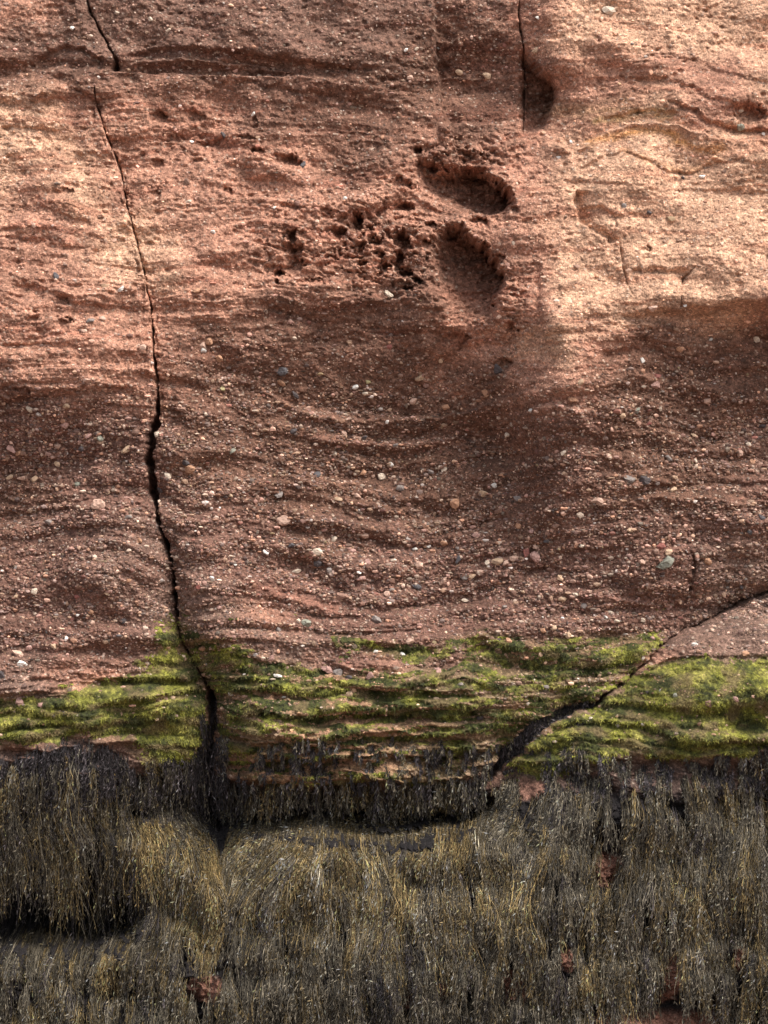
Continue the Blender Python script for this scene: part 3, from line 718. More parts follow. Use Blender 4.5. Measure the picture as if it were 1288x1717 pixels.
def seaweed(label, pts, n_tuft, per, L, tone, seed, clump=0.55, wdt=0.5, sink=0.0, spread=4.5, fl=1.5, dens=None, lean=0.0, gap=0.96, fine=False, tonef=1.0, lift=(0.5, 9)):
    r = np.random.default_rng(seed); n_tuft = int(n_tuft * 0.36); per = int(per * 1.7); spread *= 0.8
    if fine: n_tuft = int(n_tuft * 4.5); per = 6; spread = 2.4; lift = (0.5, 4)
    p = np.array(pts, float); lo = p.min(0); hi = p.max(0)
    tu = np.empty(0); tv = np.empty(0)
    while len(tu) < n_tuft:
        a = r.uniform(lo[0], hi[0], n_tuft * 3); c = r.uniform(lo[1], hi[1], n_tuft * 3)
        m = inside(a, c, pts)
        if dens is not None: m &= r.uniform(0, 1, len(a)) < dens(a, c)
        m &= ok_root(a, c, BARE)
        m &= r.uniform(0, 1, len(a)) < 1 - gap + gap * ss(-0.16, 0.16, fbm(a / 17, c / 130, 2, 888))
        tu = np.r_[tu, a[m]]; tv = np.r_[tv, c[m]]
    tu = tu[:n_tuft]; tv = tv[:n_tuft]
    K = 10
    ti = np.repeat(np.arange(n_tuft), per); n = len(ti)
    tl = 1.15 * r.uniform(L[0], L[1], n_tuft) * (0.75 + 0.5 * ss(-0.3, 0.3, fbm(tu / 60, tv / 60, 2, seed)))
    ox = r.normal(0, spread, n); oy = r.normal(0, spread * 1.6, n)
    u = tu[ti] + ox; v = tv[ti] + oy
    ln = tl[ti] * r.uniform(0.3, 1.15, n); st = ln / (K - 1)
    drift = lean + r.normal(0, 0.09, n_tuft)[ti] + r.normal(0, 0.10, n)
    lf0 = r.uniform(lift[0], lift[1], n) + (r.uniform(0, 1, n_tuft) ** 1.3 * (6 if fine else 20))[ti]; ph = r.uniform(0, 6.28, n); fq = r.uniform(0.4, 1.1, n); wa = 0.12 + 0.55 * r.uniform(0, 1, n) ** 4; fade = r.uniform(0, 1, n)
    u_s = u; h = hsm(u, v) + 0.3 - sink
    PU = np.empty((K, n)); PV = np.empty((K, n)); PH = np.empty((K, n))
    vel = np.zeros(n)
    for k in range(K):
        if k:
            hx = bil(SMg_u, smu, smv, u, v); hv = bil(SMg_v, smu, smv, u, v)
            nn = 1 + hx ** 2 + hv ** 2
            tx = -np.clip(hv, -0.1, 3) * hx / nn * fl
            contact = (hsm(u, v) - sink + lf0 + 2 > h)
            vel = 0.5 * vel + 0.5 * np.where(contact, np.clip(tx, -1.1, 1.1), 0)
            du = vel + drift + wa * np.sin(ph + k * fq)
            nrm = np.sqrt(1 + du ** 2 + np.where(contact, np.clip(hv, 0, 2) ** 2, 0) * 0.5)
            u = u + st * du / nrm - ox * min(0.95, clump + 0.15) / (K - 1)
            v = v + st / nrm
            h = np.maximum(hsm(u, v) - sink + lf0 * min(1, k / 2), h)
        PU[k] = u; PV[k] = v; PH[k] = h
    tt = np.linspace(0, 1, K)[:, None]
    wd_ = wdt * r.uniform(0.6, 1.35, n)[None] * (0.45 + 1.15 * r.uniform(0, 1, (K, n)) ** 1.5) * (1 - 0.75 * tt ** 3)
    C3 = world(PU, PV, PH)                                   # K,n,3
    ang = r.uniform(0, 6.28, n)[None] + tt * r.normal(0, 1.2, n)[None]
    rings = []
    for j in range(3):
        a = ang + j * 2.0944
        flat = 0.55
        rings.append(C3 + np.stack([np.cos(a) * wd_ * S, np.sin(a) * wd_ * S * flat, np.zeros_like(a)], -1))
    R = np.stack(rings, 2)                                    # K,n,3,3
    vid = np.arange(K * n * 3).reshape(K, n, 3)
    F = []
    for j in range(3):
        j2 = (j + 1) % 3
        F.append(np.stack([vid[:-1, :, j], vid[:-1, :, j2], vid[1:, :, j2], vid[1:, :, j]], -1).reshape(-1, 4))
    F = np.vstack(F)
    olive, grey, dark, gold = [np.array(x) for x in ((0.084, 0.061, 0.028), (0.084, 0.071, 0.051), (0.030, 0.025, 0.026), (0.145, 0.100, 0.042))]
    g, d_, o_ = tone
    pick = np.clip(r.uniform(0, 1, n) * 0.5 + 0.5 * r.uniform(0, 1, n_tuft)[ti] + 0.35 * fbm(tu / 70, tv / 55, 2, seed + 1)[ti], 0, 1)
    cc = np.where((pick < d_)[:, None], dark, np.where((pick < d_ + g)[:, None], grey, np.where((pick > 1 - o_)[:, None], gold, olive)))
    cc = tonef * cc * np.exp(r.normal(0.0, 0.42, n) + r.normal(0, 0.33, n_tuft)[ti])[:, None]  # tonef paints light by zone: crests raised as lit, fronts and hollow lowered
    C = cc[None] * np.exp(r.normal(0, 0.42, (K, n)))[..., None]
    C = np.clip(np.repeat(C[:, :, None, :], 3, 2), 0.008, 0.6)
    # side fronds and bladders along each strand
    m = 9
    ks = r.uniform(0.8, K - 1.05, (m, n)); k0 = ks.astype(int); fr = (ks - k0)[..., None]; jj = np.arange(n)[None].repeat(m, 0)
    B = C3[k0, jj] * (1 - fr) + C3[k0 + 1, jj] * fr
    th = np.where(r.uniform(0, 1, (m, n)) < 0.25, 2.2, 1.0) * r.normal(0, 0.33, (m, n)); ll = r.uniform(3.0, 9.0, (m, n)) * S; ww = r.uniform(0.45, 0.95, (m, n)) * S; oy_ = r.uniform(-1.2, 3.0, (m, n)) * S
    dx, dz = np.sin(th), -np.cos(th)
    sgn = np.where(r.uniform(0, 1, (m, n)) < 0.5, -1, 1) * S * 0.8
    a0 = B + np.stack([sgn * 0, -oy_ * 0.3, 0 * dz], -1)
    a2 = a0 + np.stack([dx * ll, -oy_, dz * ll], -1)
    mid_ = (a0 + a2) / 2; pr = np.stack([-dz * ww, -ww * 0.5, dx * ww], -1)
    LV = np.stack([a0, mid_ + pr, a2, mid_ - pr], 2).reshape(-1, 3)
    lc = np.repeat((cc[jj] * np.exp(r.normal(0.0, 0.55, (m, n)))[..., None]).reshape(-1, 3), 4, 0)
    nb = K * n * 3
    F = np.vstack([F, np.arange(len(LV)).reshape(-1, 4) + nb])
    o = mesh_obj('seaweed', np.vstack([R.reshape(-1, 3), LV]), F, wrack, np.vstack([C.reshape(-1, 3), np.clip(lc, 0.008, 0.26)]))
    tag(o, label, 'seaweed', 'stuff')

seaweed("thick brown seaweed curtain hanging over the dark hollow lower left", [(-250, 1275), (0, 1276), (60, 1268), (150, 1262), (210, 1290), (215, 1340), (235, 1400), (300, 1420), (330, 1490), (250, 1470), (200, 1410), (120, 1425), (60, 1390), (0, 1400), (-250, 1400)],
        700, 14, (70, 150), (0.34, 0.26, 0.16), 301, 0.95, gap=0.995, tonef=0.95, fl=1.2)
seaweed("dim seaweed tassels inside the dark hollow at lower left", [(-250, 1490), (0, 1480), (120, 1490), (240, 1480), (250, 1540), (120, 1540), (-250, 1545)],
        230, 12, (50, 110), (0.24, 0.66, 0.02), 321, 0.9, gap=0.97, tonef=0.8)
seaweed("short black purple seaweed fringe on the lip at the left edge", [(-250, 1258), (0, 1266), (60, 1254), (110, 1240), (150, 1240), (190, 1252), (222, 1290), (228, 1325), (150, 1300), (0, 1310), (-250, 1300)],
        480, 12, (22, 60), (0.14, 0.84, 0.01), 302, 0.5, fine=True, gap=0.45)
seaweed("olive seaweed bed at the foot of the left hand rock", [(-250, 1590), (0, 1586), (60, 1596), (150, 1590), (215, 1575), (260, 1560), (380, 1540), (400, 1800), (-250, 1800)],
        900, 14, (45, 90), (0.50, 0.12, 0.16), 303, 0.5, gap=0.6)
seaweed("ragged lip of short seaweed just below the dark hollow at lower left", [(-250, 1588), (0, 1582), (50, 1596), (100, 1588), (150, 1592), (210, 1572), (240, 1550), (262, 1580), (215, 1610), (60, 1632), (-250, 1625)],
        330, 12, (22, 46), (0.40, 0.12, 0.14), 322, 0.4, fine=True, gap=0.2)
seaweed("golden brown seaweed, painted lighter as lit, sweeping off the rounded shoulder left of the gully", [(215, 1362), (262, 1378), (312, 1402), (348, 1432), (366, 1470), (372, 1560), (330, 1560), (280, 1480), (225, 1420)],
        560, 14, (50, 90), (0.28, 0.08, 0.40), 304, 0.4, fl=2.0, gap=0.8, tonef=1.3)
seaweed("dark seaweed tassels hanging in the foot of the long crack", [(330, 1180), (356, 1180), (364, 1290), (352, 1400), (318, 1400), (322, 1300)],
        190, 14, (45, 90), (0.12, 0.86, 0.01), 305, 0.7, sink=22)
seaweed("dark seaweed tassels between the crack and the left shoulder", [(218, 1306), (250, 1302), (325, 1318), (330, 1400), (352, 1420), (300, 1398), (240, 1360), (222, 1330)],
        260, 14, (35, 75), (0.35, 0.45, 0.10), 306, 0.7, fine=True, gap=0.45)
seaweed("ragged seaweed fringe on the ledge above the dark slot", [(350, 1328), (450, 1322), (560, 1320), (680, 1318), (790, 1310), (830, 1296), (800, 1338), (720, 1352), (600, 1342), (500, 1338), (420, 1352), (356, 1370)],
        330, 12, (20, 42), (0.38, 0.34, 0.10), 307, 0.7, fine=True, gap=0.45)
seaweed("strip of seaweed between the two dark slots", [(368, 1408), (420, 1386), (500, 1372), (580, 1372), (650, 1378), (760, 1384), (740, 1404), (660, 1410), (640, 1408), (570, 1400), (480, 1398), (400, 1412)],
        620, 14, (18, 34), (0.42, 0.14, 0.20), 308, 0.5, fine=True, gap=0.45)
seaweed("yellow tinged seaweed, toned bright as if lit, draped over the rounded central mound", [(352, 1500), (365, 1450), (395, 1416), (450, 1400), (520, 1397), (600, 1403), (660, 1412), (730, 1402), (800, 1378), (850, 1352), (900, 1400), (860, 1520), (700, 1540), (500, 1520), (390, 1500)],
        1300, 14, (50, 95), (0.36, 0.08, 0.28), 309, 0.35, fl=2.6, gap=0.8, tonef=1.3)  # mound top coloured brighter, as its leaning surface catches light
seaweed("thatch of golden seaweed, coloured as if lit, along the crest of the central mound", [(356, 1466), (372, 1444), (395, 1410), (450, 1396), (520, 1392), (600, 1398), (660, 1408), (730, 1398), (800, 1374), (850, 1340), (870, 1360), (800, 1410), (660, 1440), (520, 1430), (410, 1440), (372, 1490)],
        420, 12, (24, 50), (0.34, 0.06, 0.34), 319, 0.2, fl=2.6, fine=True, gap=0.15, tonef=1.3)
seaweed("thatch of golden seaweed, light painted in, along the edge of the left shoulder", [(212, 1358), (262, 1374), (312, 1398), (348, 1426), (372, 1470), (356, 1500), (300, 1430), (225, 1390)],
        170, 12, (24, 50), (0.30, 0.06, 0.40), 320, 0.2, fl=2.6, fine=True, gap=0.15, tonef=1.3)
seaweed("grey green seaweed, painted darker as shaded, hanging down the front of the central mound", [(350, 1490), (500, 1500), (700, 1510), (880, 1500), (900, 1800), (400, 1800), (370, 1600)],
        1500, 14, (50, 100), (0.58, 0.17, 0.10), 310, 0.55, gap=0.88, tonef=0.82)  # steep front coloured darker to paint its shade
seaweed("seaweed combed down the slope beside the diagonal joint", [(800, 1380), (840, 1320), (880, 1300), (920, 1316), (980, 1318), (980, 1400), (900, 1410), (840, 1400)],
        520, 14, (35, 70), (0.52, 0.14, 0.16), 311, 0.4)
seaweed("broad mat of olive seaweed covering the right hand slope", [(900, 1330), (980, 1312), (1100, 1300), (1200, 1290), (1288, 1276), (1560, 1270), (1560, 1800), (870, 1800), (860, 1500)],
        3300, 14, (45, 95), (0.50, 0.12, 0.17), 312, 0.45, gap=0.75, tonef=0.95)
seaweed("black seaweed tassels hanging out of the diagonal joint", [(842, 1268), (860, 1246), (884, 1222), (912, 1198), (960, 1186), (1000, 1180), (1000, 1186), (960, 1198), (920, 1222), (890, 1244), (850, 1292)],
        330, 12, (14, 34), (0.20, 0.78, 0.0), 313, 0.6, spread=3.5, tonef=0.85, fine=True, gap=0.45, sink=9)
seaweed("dark seaweed sprigs scattered along the green central ledges", [(362, 1240), (500, 1236), (700, 1240), (840, 1246), (830, 1290), (700, 1315), (500, 1318), (366, 1312)],
        100, 10, (10, 24), (0.36, 0.56, 0.02), 314, 0.5, spread=4, fine=True, gap=0.45, dens=lambda a, c: ss(0.0, 0.25, fbm(a / 36, c / 9, 2, 77)) * 0.9 + 0.04)
seaweed("dark seaweed sprigs below the green belt of the right boulder", [(890, 1270), (960, 1250), (1060, 1262), (1150, 1268), (1230, 1256), (1300, 1232), (1560, 1230), (1560, 1290), (1200, 1300), (1000, 1320), (900, 1326)],
        260, 12, (14, 36), (0.36, 0.52, 0.02), 315, 0.5, spread=4, fine=True, gap=0.45, dens=lambda a, c: ss(-0.1, 0.2, fbm(a / 30, c / 16, 2, 78)) + 0.08)
seaweed("dark seaweed sprigs on the rock left of the long crack", [(236, 1268), (300, 1280), (330, 1270), (325, 1330), (250, 1320)],
        60, 7, (16, 40), (0.3, 0.6, 0.02), 316, 0.5, spread=4, fine=True, gap=0.45)

# ------------------------------------------------------------------ stones set in the rock
PC = {'white': (0.78, 0.74, 0.68), 'cream': (0.68, 0.56, 0.44), 'tan': (0.52, 0.36, 0.24), 'orange': (0.42, 0.23, 0.14), 'pink': (0.42, 0.25, 0.21), 'peach': (0.52, 0.34, 0.26),
      'red': (0.27, 0.10, 0.08), 'grey': (0.26, 0.22, 0.20), 'green': (0.25, 0.25, 0.20), 'blue': (0.12, 0.11, 0.115), 'dark': (0.075, 0.06, 0.06), 'brown': (0.26, 0.15, 0.11), 'yellow': (0.45, 0.38, 0.20)}
CW = {'blue': 'blue grey', 'green': 'greenish grey', 'dark': 'blackish'}
LIST = """204 485 7 white;178 480 5 tan;155 540 7 grey;173 536 7 peach;145 557 6 peach;95 464 6 blue;243 584 7 peach;217 754 9 tan;132 812 7 green;172 848 12 peach;20 754 9 pink;33 760 6 orange;350 571 8 orange;341 580 7 peach;341 587 6 white;367 600 8 orange;472 620 10 blue;470 640 8 orange;494 660 7 dark;596 645 6 white;616 637 5 yellow;612 657 5 cream;307 687 10 brown;314 776 8 dark;322 786 10 orange;466 830 9 grey;607 792 7 orange;391 757 6 green;491 722 6 dark;567 837 6 tan;372 652 5 yellow;15 800 6 tan;37 802 7 peach;60 803 6 tan;97 778 6 tan;153 732 6 pink;173 736 6 green;112 714 8 pink;653 489 8 cream;1144 516 4 white;1092 520 8 peach;1275 566 6 cream;1194 568 3.5 white;1139 585 6 orange;1074 606 5 white;1099 632 7 red;704 630 8 tan;750 678 6 orange;888 690 4.5 white;816 657 7 orange;650 705 4 white;954 675 7 orange;966 647 6 tan;1050 804 8 grey;1074 805 9 dark;1164 774 4 cream;997 840 9 peach;811 827 9 tan;871 835 8 grey;764 845 9 orange;671 819 7 grey;656 777 5 white;835 617 9 dark;1096 647 8 pink;1084 712 5 red;1064 690 6 green;32 1095 9 peach;39 1112 9 white;52 1085 6 pink;5 1132 10 dark;37 1174 9 pink;64 990 6 cream;239 906 6 orange;203 1064 5 blue;188 992 5 tan;221 971 5 orange;210 1040 5 dark;358 968 4 white;475 872 11 peach;532 927 8 cream;531 945 7 dark;496 960 8 cream;445 926 6 white;601 960 5.5 white;605 971 8 pink;574 1002 10 brown;632 1041 9 grey;514 1046 9 green;500 1042 5 cream;467 1055 6 grey;454 1105 7 pink;550 1125 10 pink;567 1129 9 grey;586 1137 6 dark;631 1094 5 white;622 1134 7 pink;475 1172 3.5 white;395 947 3.5 white;521 926 5 pink;610 899 7 peach;137 1029 4 white;135 999 5 red;322 892 6 brown;872 881 7 orange;916 907 7 blue;884 929 10 red;899 935 9 pink;836 942 9 tan;851 945 7 peach;864 937 7 peach;906 940 5 white;794 967 7 tan;780 969 6 grey;809 960 5 peach;659 975 8 brown;696 921 5 white;719 916 4.5 white;770 940 7 blue;746 912 7 orange;1111 945 15 green;1184 941 7 orange;1106 915 7 red;1161 1080 5.5 white;674 1099 5 white;734 1127 7 pink;1016 1035 4 white;964 997 6 cream;781 1009 6 cream;1037 1215 5 white;932 1245 4 cream;992 1206 4 cream;1104 1156 4 green;1253 892 5 blue;975 915 5 cream;1074 942 5 peach;1246 984 5 blue;1119 925 7 tan;1019 20 10 cream;1001 21 6 tan;958 237 4.5 white;1236 220 8 green;1236 193 5 cream;1274 231 4 white;1056 80 4 grey;901 31 4 white;819 117 7 tan;772 109 6 tan;936 264 4 white;1044 350 5 grey;1142 302 4 dark;1086 360 4 dark;1174 300 5 white;681 80 4 white;699 77 4 cream;120 46 5 white;195 19 5 cream;282 50 4 cream;437 39 5 orange;570 72 4 cream;425 191 4.5 white;507 274 6 blue;320 235 4 white;460 346 3.5 white;315 337 5 cream;357 388 4.5 white;374 224 6 dark;112 1195 5 dark;72 1180 6 pink;92 1198 4 dark;1085 1160 4 dark;1126 1163 5 green;1075 1212 3.5 grey;800 898 7 pink;552 958 6 grey;620 1003 7 brown;440 880 6 brown;700 985 7 blue;745 975 6 peach;590 925 6 pink;660 940 6 cream;560 905 6 cream;980 1015 6 grey;1025 1028 5 cream;1000 1022 7 brown;1035 1042 5 cream;1080 1040 5 cream;944 1037 4 white;820 945 6 cream;930 880 7 brown;1200 905 6 pink;1240 760 7 peach;1262 775 6 orange;1256 745 5 cream;1120 770 7 grey;1010 700 6 brown;940 760 5 cream;560 760 5 cream;740 600 5 tan"""
stones = []
for s_ in LIST.split(';'):
    a = s_.split(); stones.append((float(a[0]), float(a[1]), float(a[2]), a[3]))
n_listed = len(stones)

def gravel_density(u, v):
    lw = ss(560, 760, v - 40 * np.exp(-((u - 950) / 110) ** 2) + 60 * ss(400, 0, u) * 0)
    d = 0.10 + 0.9 * lw * (1 - 0.75 * ss(1050, 1110, v)) * (1 - ss(1180, 1260, v))
    bed = bil(BED, gu, gv, u, v)
    d = d * (0.22 + 1.5 * ss(-0.2, 0.3, fbm(u / 220, bed / 15, 2, 401))) 
    d = d + 0.55 * gauss(v, 955, 60) * gauss(u, 720, 280) + 0.5 * gauss(u, 60, 130) * gauss(v, 740, 60) + 0.4 * gauss(v, 625, 60) * gauss(u, 400, 60)
    d = d * (1 - 0.85 * np.exp(-(poly_dist(u, v, [(430, 985), (500, 1003), (560, 1022)])[0] / 12) ** 2))
    return np.clip(d, 0, 1.6) * (v < 1235)
cn = list(PC)
wt = np.array([0.02, 0.08, 0.15, 0.12, 0.14, 0.16, 0.03, 0.10, 0.015, 0.03, 0.065, 0.13, 0.003]); wt /= wt.sum()
# medium stones placed one by one
pu = rng.uniform(0, 1288, 9000); pv = rng.uniform(0, 1240, 9000)
keep = rng.uniform(0, 1.6, 9000) < gravel_density(pu, pv) ** 1.5
pu, pv = pu[keep], pv[keep]
hole_at = bil(HOLE, gu, gv, pu, pv); pu, pv = pu[hole_at < 0.1], pv[hole_at < 0.1]
ex = [(a, b_, c_) for a, b_, c_, _ in stones]
for x, y in zip(pu, pv):
    if len(ex) >= 298: break
    r_ = float(rng.uniform(4.2, 7.2))
    if all((x - a) ** 2 + (y - b_) ** 2 > (r_ + c_ + 6) ** 2 for a, b_, c_ in ex):
        ex.append((x, y, r_)); stones.append((x, y, r_, cn[rng.choice(len(cn), p=wt)]))

def ico(sub):
    p = (1 + 5 ** .5) / 2
    v = np.array([(-1, p, 0), (1, p, 0), (-1, -p, 0), (1, -p, 0), (0, -1, p), (0, 1, p), (0, -1, -p), (0, 1, -p), (p, 0, -1), (p, 0, 1), (-p, 0, -1), (-p, 0, 1)], float)
    v /= np.linalg.norm(v[0])
    f = [(0, 11, 5), (0, 5, 1), (0, 1, 7), (0, 7, 10), (0, 10, 11), (1, 5, 9), (5, 11, 4), (11, 10, 2), (10, 7, 6), (7, 1, 8), (3, 9, 4), (3, 4, 2), (3, 2, 6), (3, 6, 8), (3, 8, 9), (4, 9, 5), (2, 4, 11), (6, 2, 10), (8, 6, 7), (9, 8, 1)]
    for _ in range(sub):
        vs = list(map(tuple, v)); cache = {}; nf = []
        def mid(a, b):
            k = (min(a, b), max(a, b))
            if k not in cache:
                m = (np.array(vs[a]) + np.array(vs[b])); m /= np.linalg.norm(m); vs.append(tuple(m)); cache[k] = len(vs) - 1
            return cache[k]
        for a, b, c in f:
            x, y, z = mid(a, b), mid(b, c), mid(c, a)
            nf += [(a, x, z), (b, y, x), (c, z, y), (x, y, z)]
        v = np.array(vs); f = nf
    return v, np.array(f)
IV, IF = ico(2); IV0, IF0 = ico(0)

def facet(v, r, k=9, cut=(0.42, 0.85)):
    """knock flat faces off a ball so it reads as a broken or water-worn stone"""
    v = v.copy()
    n = r.normal(0, 1, (k, 3)); n /= np.linalg.norm(n, axis=1)[:, None]
    d = r.uniform(cut[0], cut[1], k)
    for i in range(k):
        q = v @ n[i]; m = q > d[i]
        v[m] -= np.outer((q[m] - d[i]) * 0.92, n[i])
    return v

PLACES = [(0, 0, 195, 150, "in the brown rock left of the top crack"), (195, 0, 730, 128, "in the dark brown sill at the top"), (730, 0, 875, 215, "in the set back red panel beside the top crack"),
          (875, 0, 1100, 130, "high in the pale block right of the top crack"), (1100, 0, 1400, 170, "high in the pale rock near the top corner"), (875, 130, 1400, 250, "in the wavy orange beds"),
          (0, 150, 200, 400, "in the pale beds left of the long crack"), (0, 400, 256, 560, "in the tan beds left of the long crack"), (0, 560, 265, 670, "at the lower edge of the pale beds left of the crack"),
          (195, 128, 430, 300, "in the rough beds right of where the long crack begins"), (430, 128, 730, 330, "in the red beds left of the upper hollow"), (200, 300, 470, 480, "in the tan rock just right of the long crack"),
          (470, 330, 730, 500, "among the small honeycomb holes"), (730, 215, 900, 380, "around the upper hollow"), (730, 380, 900, 560, "around the lower hollow"),
          (875, 250, 1060, 500, "on the tan face left of the nosed block"), (1060, 250, 1400, 500, "on the tan face right of the nosed block"), (900, 500, 1060, 660, "on the pale tongue right of the lower hollow"),
          (1060, 500, 1400, 600, "under the tan overhang"), (1060, 600, 1400, 700, "in the shaded brown rock below the overhang"), (250, 480, 400, 620, "in the brown scree band right of the crack"),
          (250, 620, 400, 740, "on the smooth brown face right of the crack"), (400, 500, 560, 620, "below the curved lip of the bowl"), (560, 500, 900, 620, "below the lower hollow"),
          (400, 620, 600, 700, "above the left end of the curved bed"), (600, 620, 880, 710, "above the right end of the curved bed"), (400, 700, 600, 800, "in the left of the sagging bowl"),
          (600, 710, 880, 800, "in the middle of the sagging bowl"), (880, 660, 1060, 780, "on the nose of rock right of the bowl"), (1060, 700, 1400, 820, "in the dull brown rock right of the nose"),
          (0, 670, 130, 780, "in the pebble cluster under the left pale beds"), (130, 670, 265, 780, "close to the crack where it widens"), (0, 780, 130, 900, "in the shaded brown hollow left of the crack"),
          (130, 780, 280, 900, "beside the wide dark part of the crack"), (0, 900, 150, 1040, "on the rounded bulge near the left edge"), (150, 900, 295, 1080, "on the rounded bulge beside the crack"),
          (0, 1040, 150, 1140, "in the brown rock over the left green belt"), (0, 1140, 340, 1260, "in the left green belt"), (250, 740, 400, 880, "right of the crack at its widest"),
          (280, 880, 420, 1060, "on the rib right of the narrow crack"), (400, 800, 520, 900, "in the pebbly left flank of the wall"), (520, 800, 640, 900, "in the pebbly bed below the bowl"),
          (640, 800, 760, 900, "in the pebbly bed under the bowl centre"), (760, 800, 900, 900, "in the pebble band right under the bowl"), (900, 780, 1060, 900, "at the foot of the nose of rock"),
          (1060, 820, 1400, 930, "in the mottled rock over the diagonal joint"), (400, 900, 520, 990, "above the pink sand streak"), (520, 900, 600, 1000, "just right of the pink sand streak"),
          (600, 900, 700, 1000, "in the stony band of the lower wall"), (700, 900, 800, 1000, "in the dense stony band at the centre"), (800, 900, 960, 960, "in the row of stones below the nose"),
          (800, 960, 960, 1060, "in the dark bed beneath the row of stones"), (960, 900, 1140, 1000, "in the gravelly rock left of the short vertical cleft"), (1140, 900, 1400, 1000, "in the gravelly rock right of the short cleft"),
          (960, 1000, 1140, 1060, "just above the right green slope"), (400, 990, 560, 1080, "below the pink sand streak"), (560, 1000, 700, 1080, "above the thin green streak"), (700, 1000, 800, 1080, "above the pointed brown spur"),
          (300, 1060, 520, 1180, "on the green shoulder right of the crack"), (520, 1080, 660, 1180, "in the middle green ledges"), (660, 1080, 860, 1240, "in the green ledges under the brown spur"), (860, 1040, 1090, 1180, "on the green slope above the diagonal joint"),
          (1090, 1000, 1400, 1100, "on the bare brown crown of the boulder"), (860, 1140, 1120, 1320, "in the green skin below the diagonal joint"), (1100, 1100, 1400, 1260, "in the green skin of the boulder")]
def place(u, v):
    for x0, y0, x1, y1, s_ in PLACES:
        if x0 <= u < x1 and y0 <= v < y1: return s_
    return "in the brown rock of the central wall"
info = []
for (x, y, r_, c_) in stones:
    cw = CW.get(c_, c_)
    size = 'large' if r_ >= 9 else ('small' if r_ < 6 else 'medium')
    info.append([size, cw, place(x, y)])
from collections import defaultdict
grp = defaultdict(list)
for i, k in enumerate(info): grp[tuple(k)].append(i)
labels = {}
for k, ids in grp.items():
    base_l = "%s %s pebble %s" % k
    if len(ids) == 1: labels[ids[0]] = base_l
    else:
        xs = [stones[i][0] for i in ids]; ys = [stones[i][1] for i in ids]
        horiz = max(xs) - min(xs) > max(ys) - min(ys)
        ids = sorted(ids, key=lambda i: stones[i][0 if horiz else 1])
        names = {2: ["leftmost", "rightmost"] if horiz else ["upper", "lower"],
                 3: ["leftmost", "middle", "rightmost"] if horiz else ["topmost", "middle", "lowest"]}.get(len(ids))
        for j, i in enumerate(ids):
            if names: pre = names[j]
            else:
                o = ["first", "second", "third", "fourth", "fifth", "sixth", "seventh", "eighth", "ninth"][min(j, 8)]
                pre = o + (" from left" if horiz else " from top")
            labels[i] = ("%s %s" % (pre, base_l)) if ' from ' not in pre else "%s, %s" % (base_l, pre)

for i, (x, y, r_, c_) in enumerate(stones):
    rr = np.random.default_rng(1000 + i)
    v = facet(IV, rr, 8)
    v = v * (1 + 0.06 * rr.normal(0, 1, (len(v), 1)))
    sc = np.array([rr.uniform(0.95, 1.3), rr.uniform(0.6, 0.85), rr.uniform(0.65, 0.95)])
    v = v * sc * r_ * S
    a = rr.normal(0, 0.5); ca, sa = math.cos(a), math.sin(a)
    v = v @ np.array([[ca, 0, sa], [0, 1, 0], [-sa, 0, ca]])
    xs = x + np.array([0, -r_, r_, 0, 0]) * 0.6; ys = y + np.array([0, 0, 0, -r_, r_]) * 0.6
    h = float(np.median(hs(xs, ys)))
    col = np.array(PC[c_]) * rr.uniform(0.8, 1.1)
    o = mesh_obj('pebble', v, IF, peb, np.tile(col, (len(v), 1)) * (1 + 0.08 * rr.normal(0, 1, (len(v), 1))), smooth=False)
    p = world(np.array(x), np.array(y), np.array(h + r_ * 0.22))
    o.location = tuple(float(q) for q in p)
    tag(o, labels[i], 'pebble', group='pebbles bedded in the cliff')

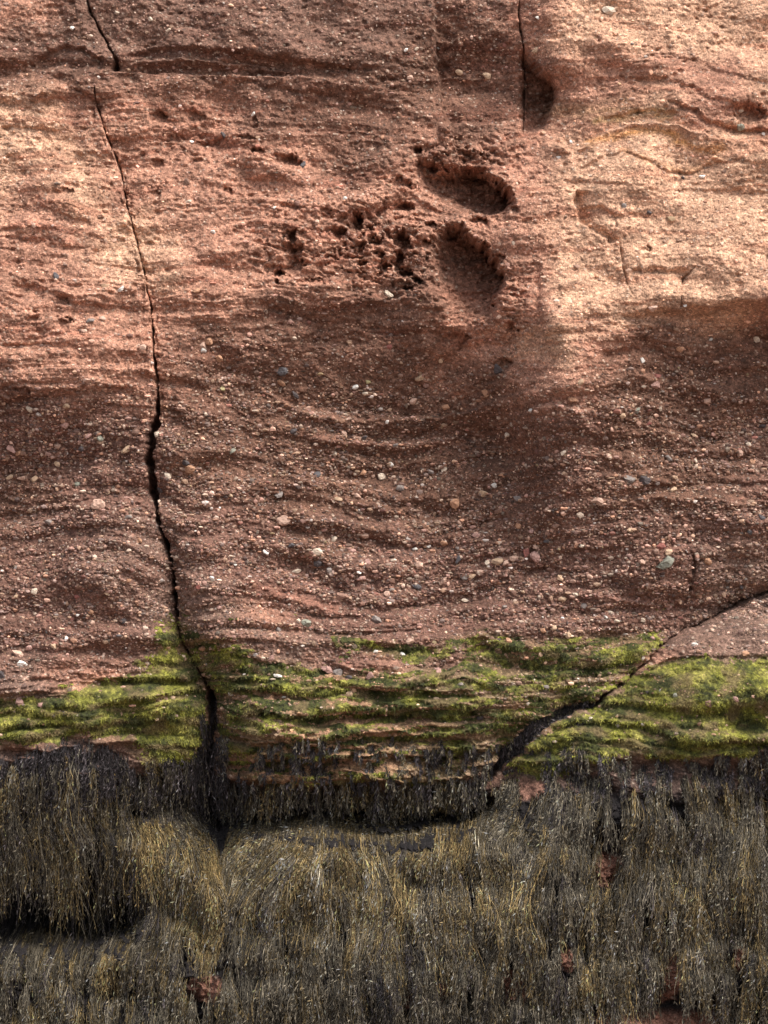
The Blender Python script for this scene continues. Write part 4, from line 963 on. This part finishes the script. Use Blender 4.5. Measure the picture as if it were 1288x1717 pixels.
# the uncountable grit and gravel
def gravel(label, n, rmin, rmax, pw, seed, dens):
    r = np.random.default_rng(seed)
    u = r.uniform(-60, 1348, n * 4); v = r.uniform(-50, 1240, n * 4)
    k = (r.uniform(0, 1.5, n * 4) < dens(u, v)) & (bil(HOLE, gu, gv, u, v) < 0.2) & (bil(ALG, gu, gv, u, v) < r.uniform(0.1, 1.4, n * 4))
    u = u[k][:n]; v = v[k][:n]; n = len(u)
    rad = rmin * (rmax / rmin) ** (r.uniform(0, 1, n) ** pw)
    var = [facet(IV0 * 1.0, np.random.default_rng(70 + q), 6, (0.35, 0.9)) for q in range(24)]
    VA = np.stack(var)[r.integers(0, 24, n)]                       # n,12,3
    VA = VA * r.uniform(0.5, 1.4, (n, 1, 3)) * np.array([1.15, 0.8, 0.85])
    VA = VA * (rad * S)[:, None, None]
    P = world(u, v, hs(u, v) + rad * r.uniform(-0.15, 0.35, n))
    VA = VA + P[:, None, :]
    ci = r.choice(len(cn), n, p=wt)
    C = np.array([PC[q] for q in cn])[ci] * r.uniform(0.65, 1.1, n)[:, None]
    loc = bil(COL, gu, gv, u, v)
    C = (C * 0.50 + loc * 0.62) * np.exp(r.normal(0, 0.38, n))[:, None]
    F = (IF0[None] + (np.arange(n) * 12)[:, None, None]).reshape(-1, 3)
    o = mesh_obj('gravel', VA.reshape(-1, 3), F, peb, np.repeat(C, 12, 0), smooth=False)
    tag(o, label, 'gravel', 'stuff')
gravel("coarse mixed gravel bedded across the brown lower wall", 13000, 2.0, 5.2, 1.7, 501, gravel_density)
gravel("fine gritty grains speckling the whole cliff face", 60000, 0.9, 2.5, 1.4, 502, lambda u, v: 0.30 - 0.18 * ss(880, 950, u) * (v < 520) + 0.85 * gravel_density(u, v))

# ------------------------------------------------------------------ beach at the foot
bx = np.linspace(-60, 60, 160); by = np.linspace(-70, 1.0, 120)
BX, BY = np.meshgrid(bx, by)
BZ = 0.12 * fbm(BX / 3, BY / 3, 3, 601) + 0.02 * (BY + 1)
idb = np.arange(BX.size).reshape(BX.shape)
bq = np.stack([idb[:-1, :-1], idb[:-1, 1:], idb[1:, 1:], idb[1:, :-1]], -1).reshape(-1, 4)
o = mesh_obj('beach', np.stack([BX, BY, BZ], -1).reshape(-1, 3), bq, sand)
tag(o, "brown shingle beach at the foot of the cliff", None, 'structure')
print("done")
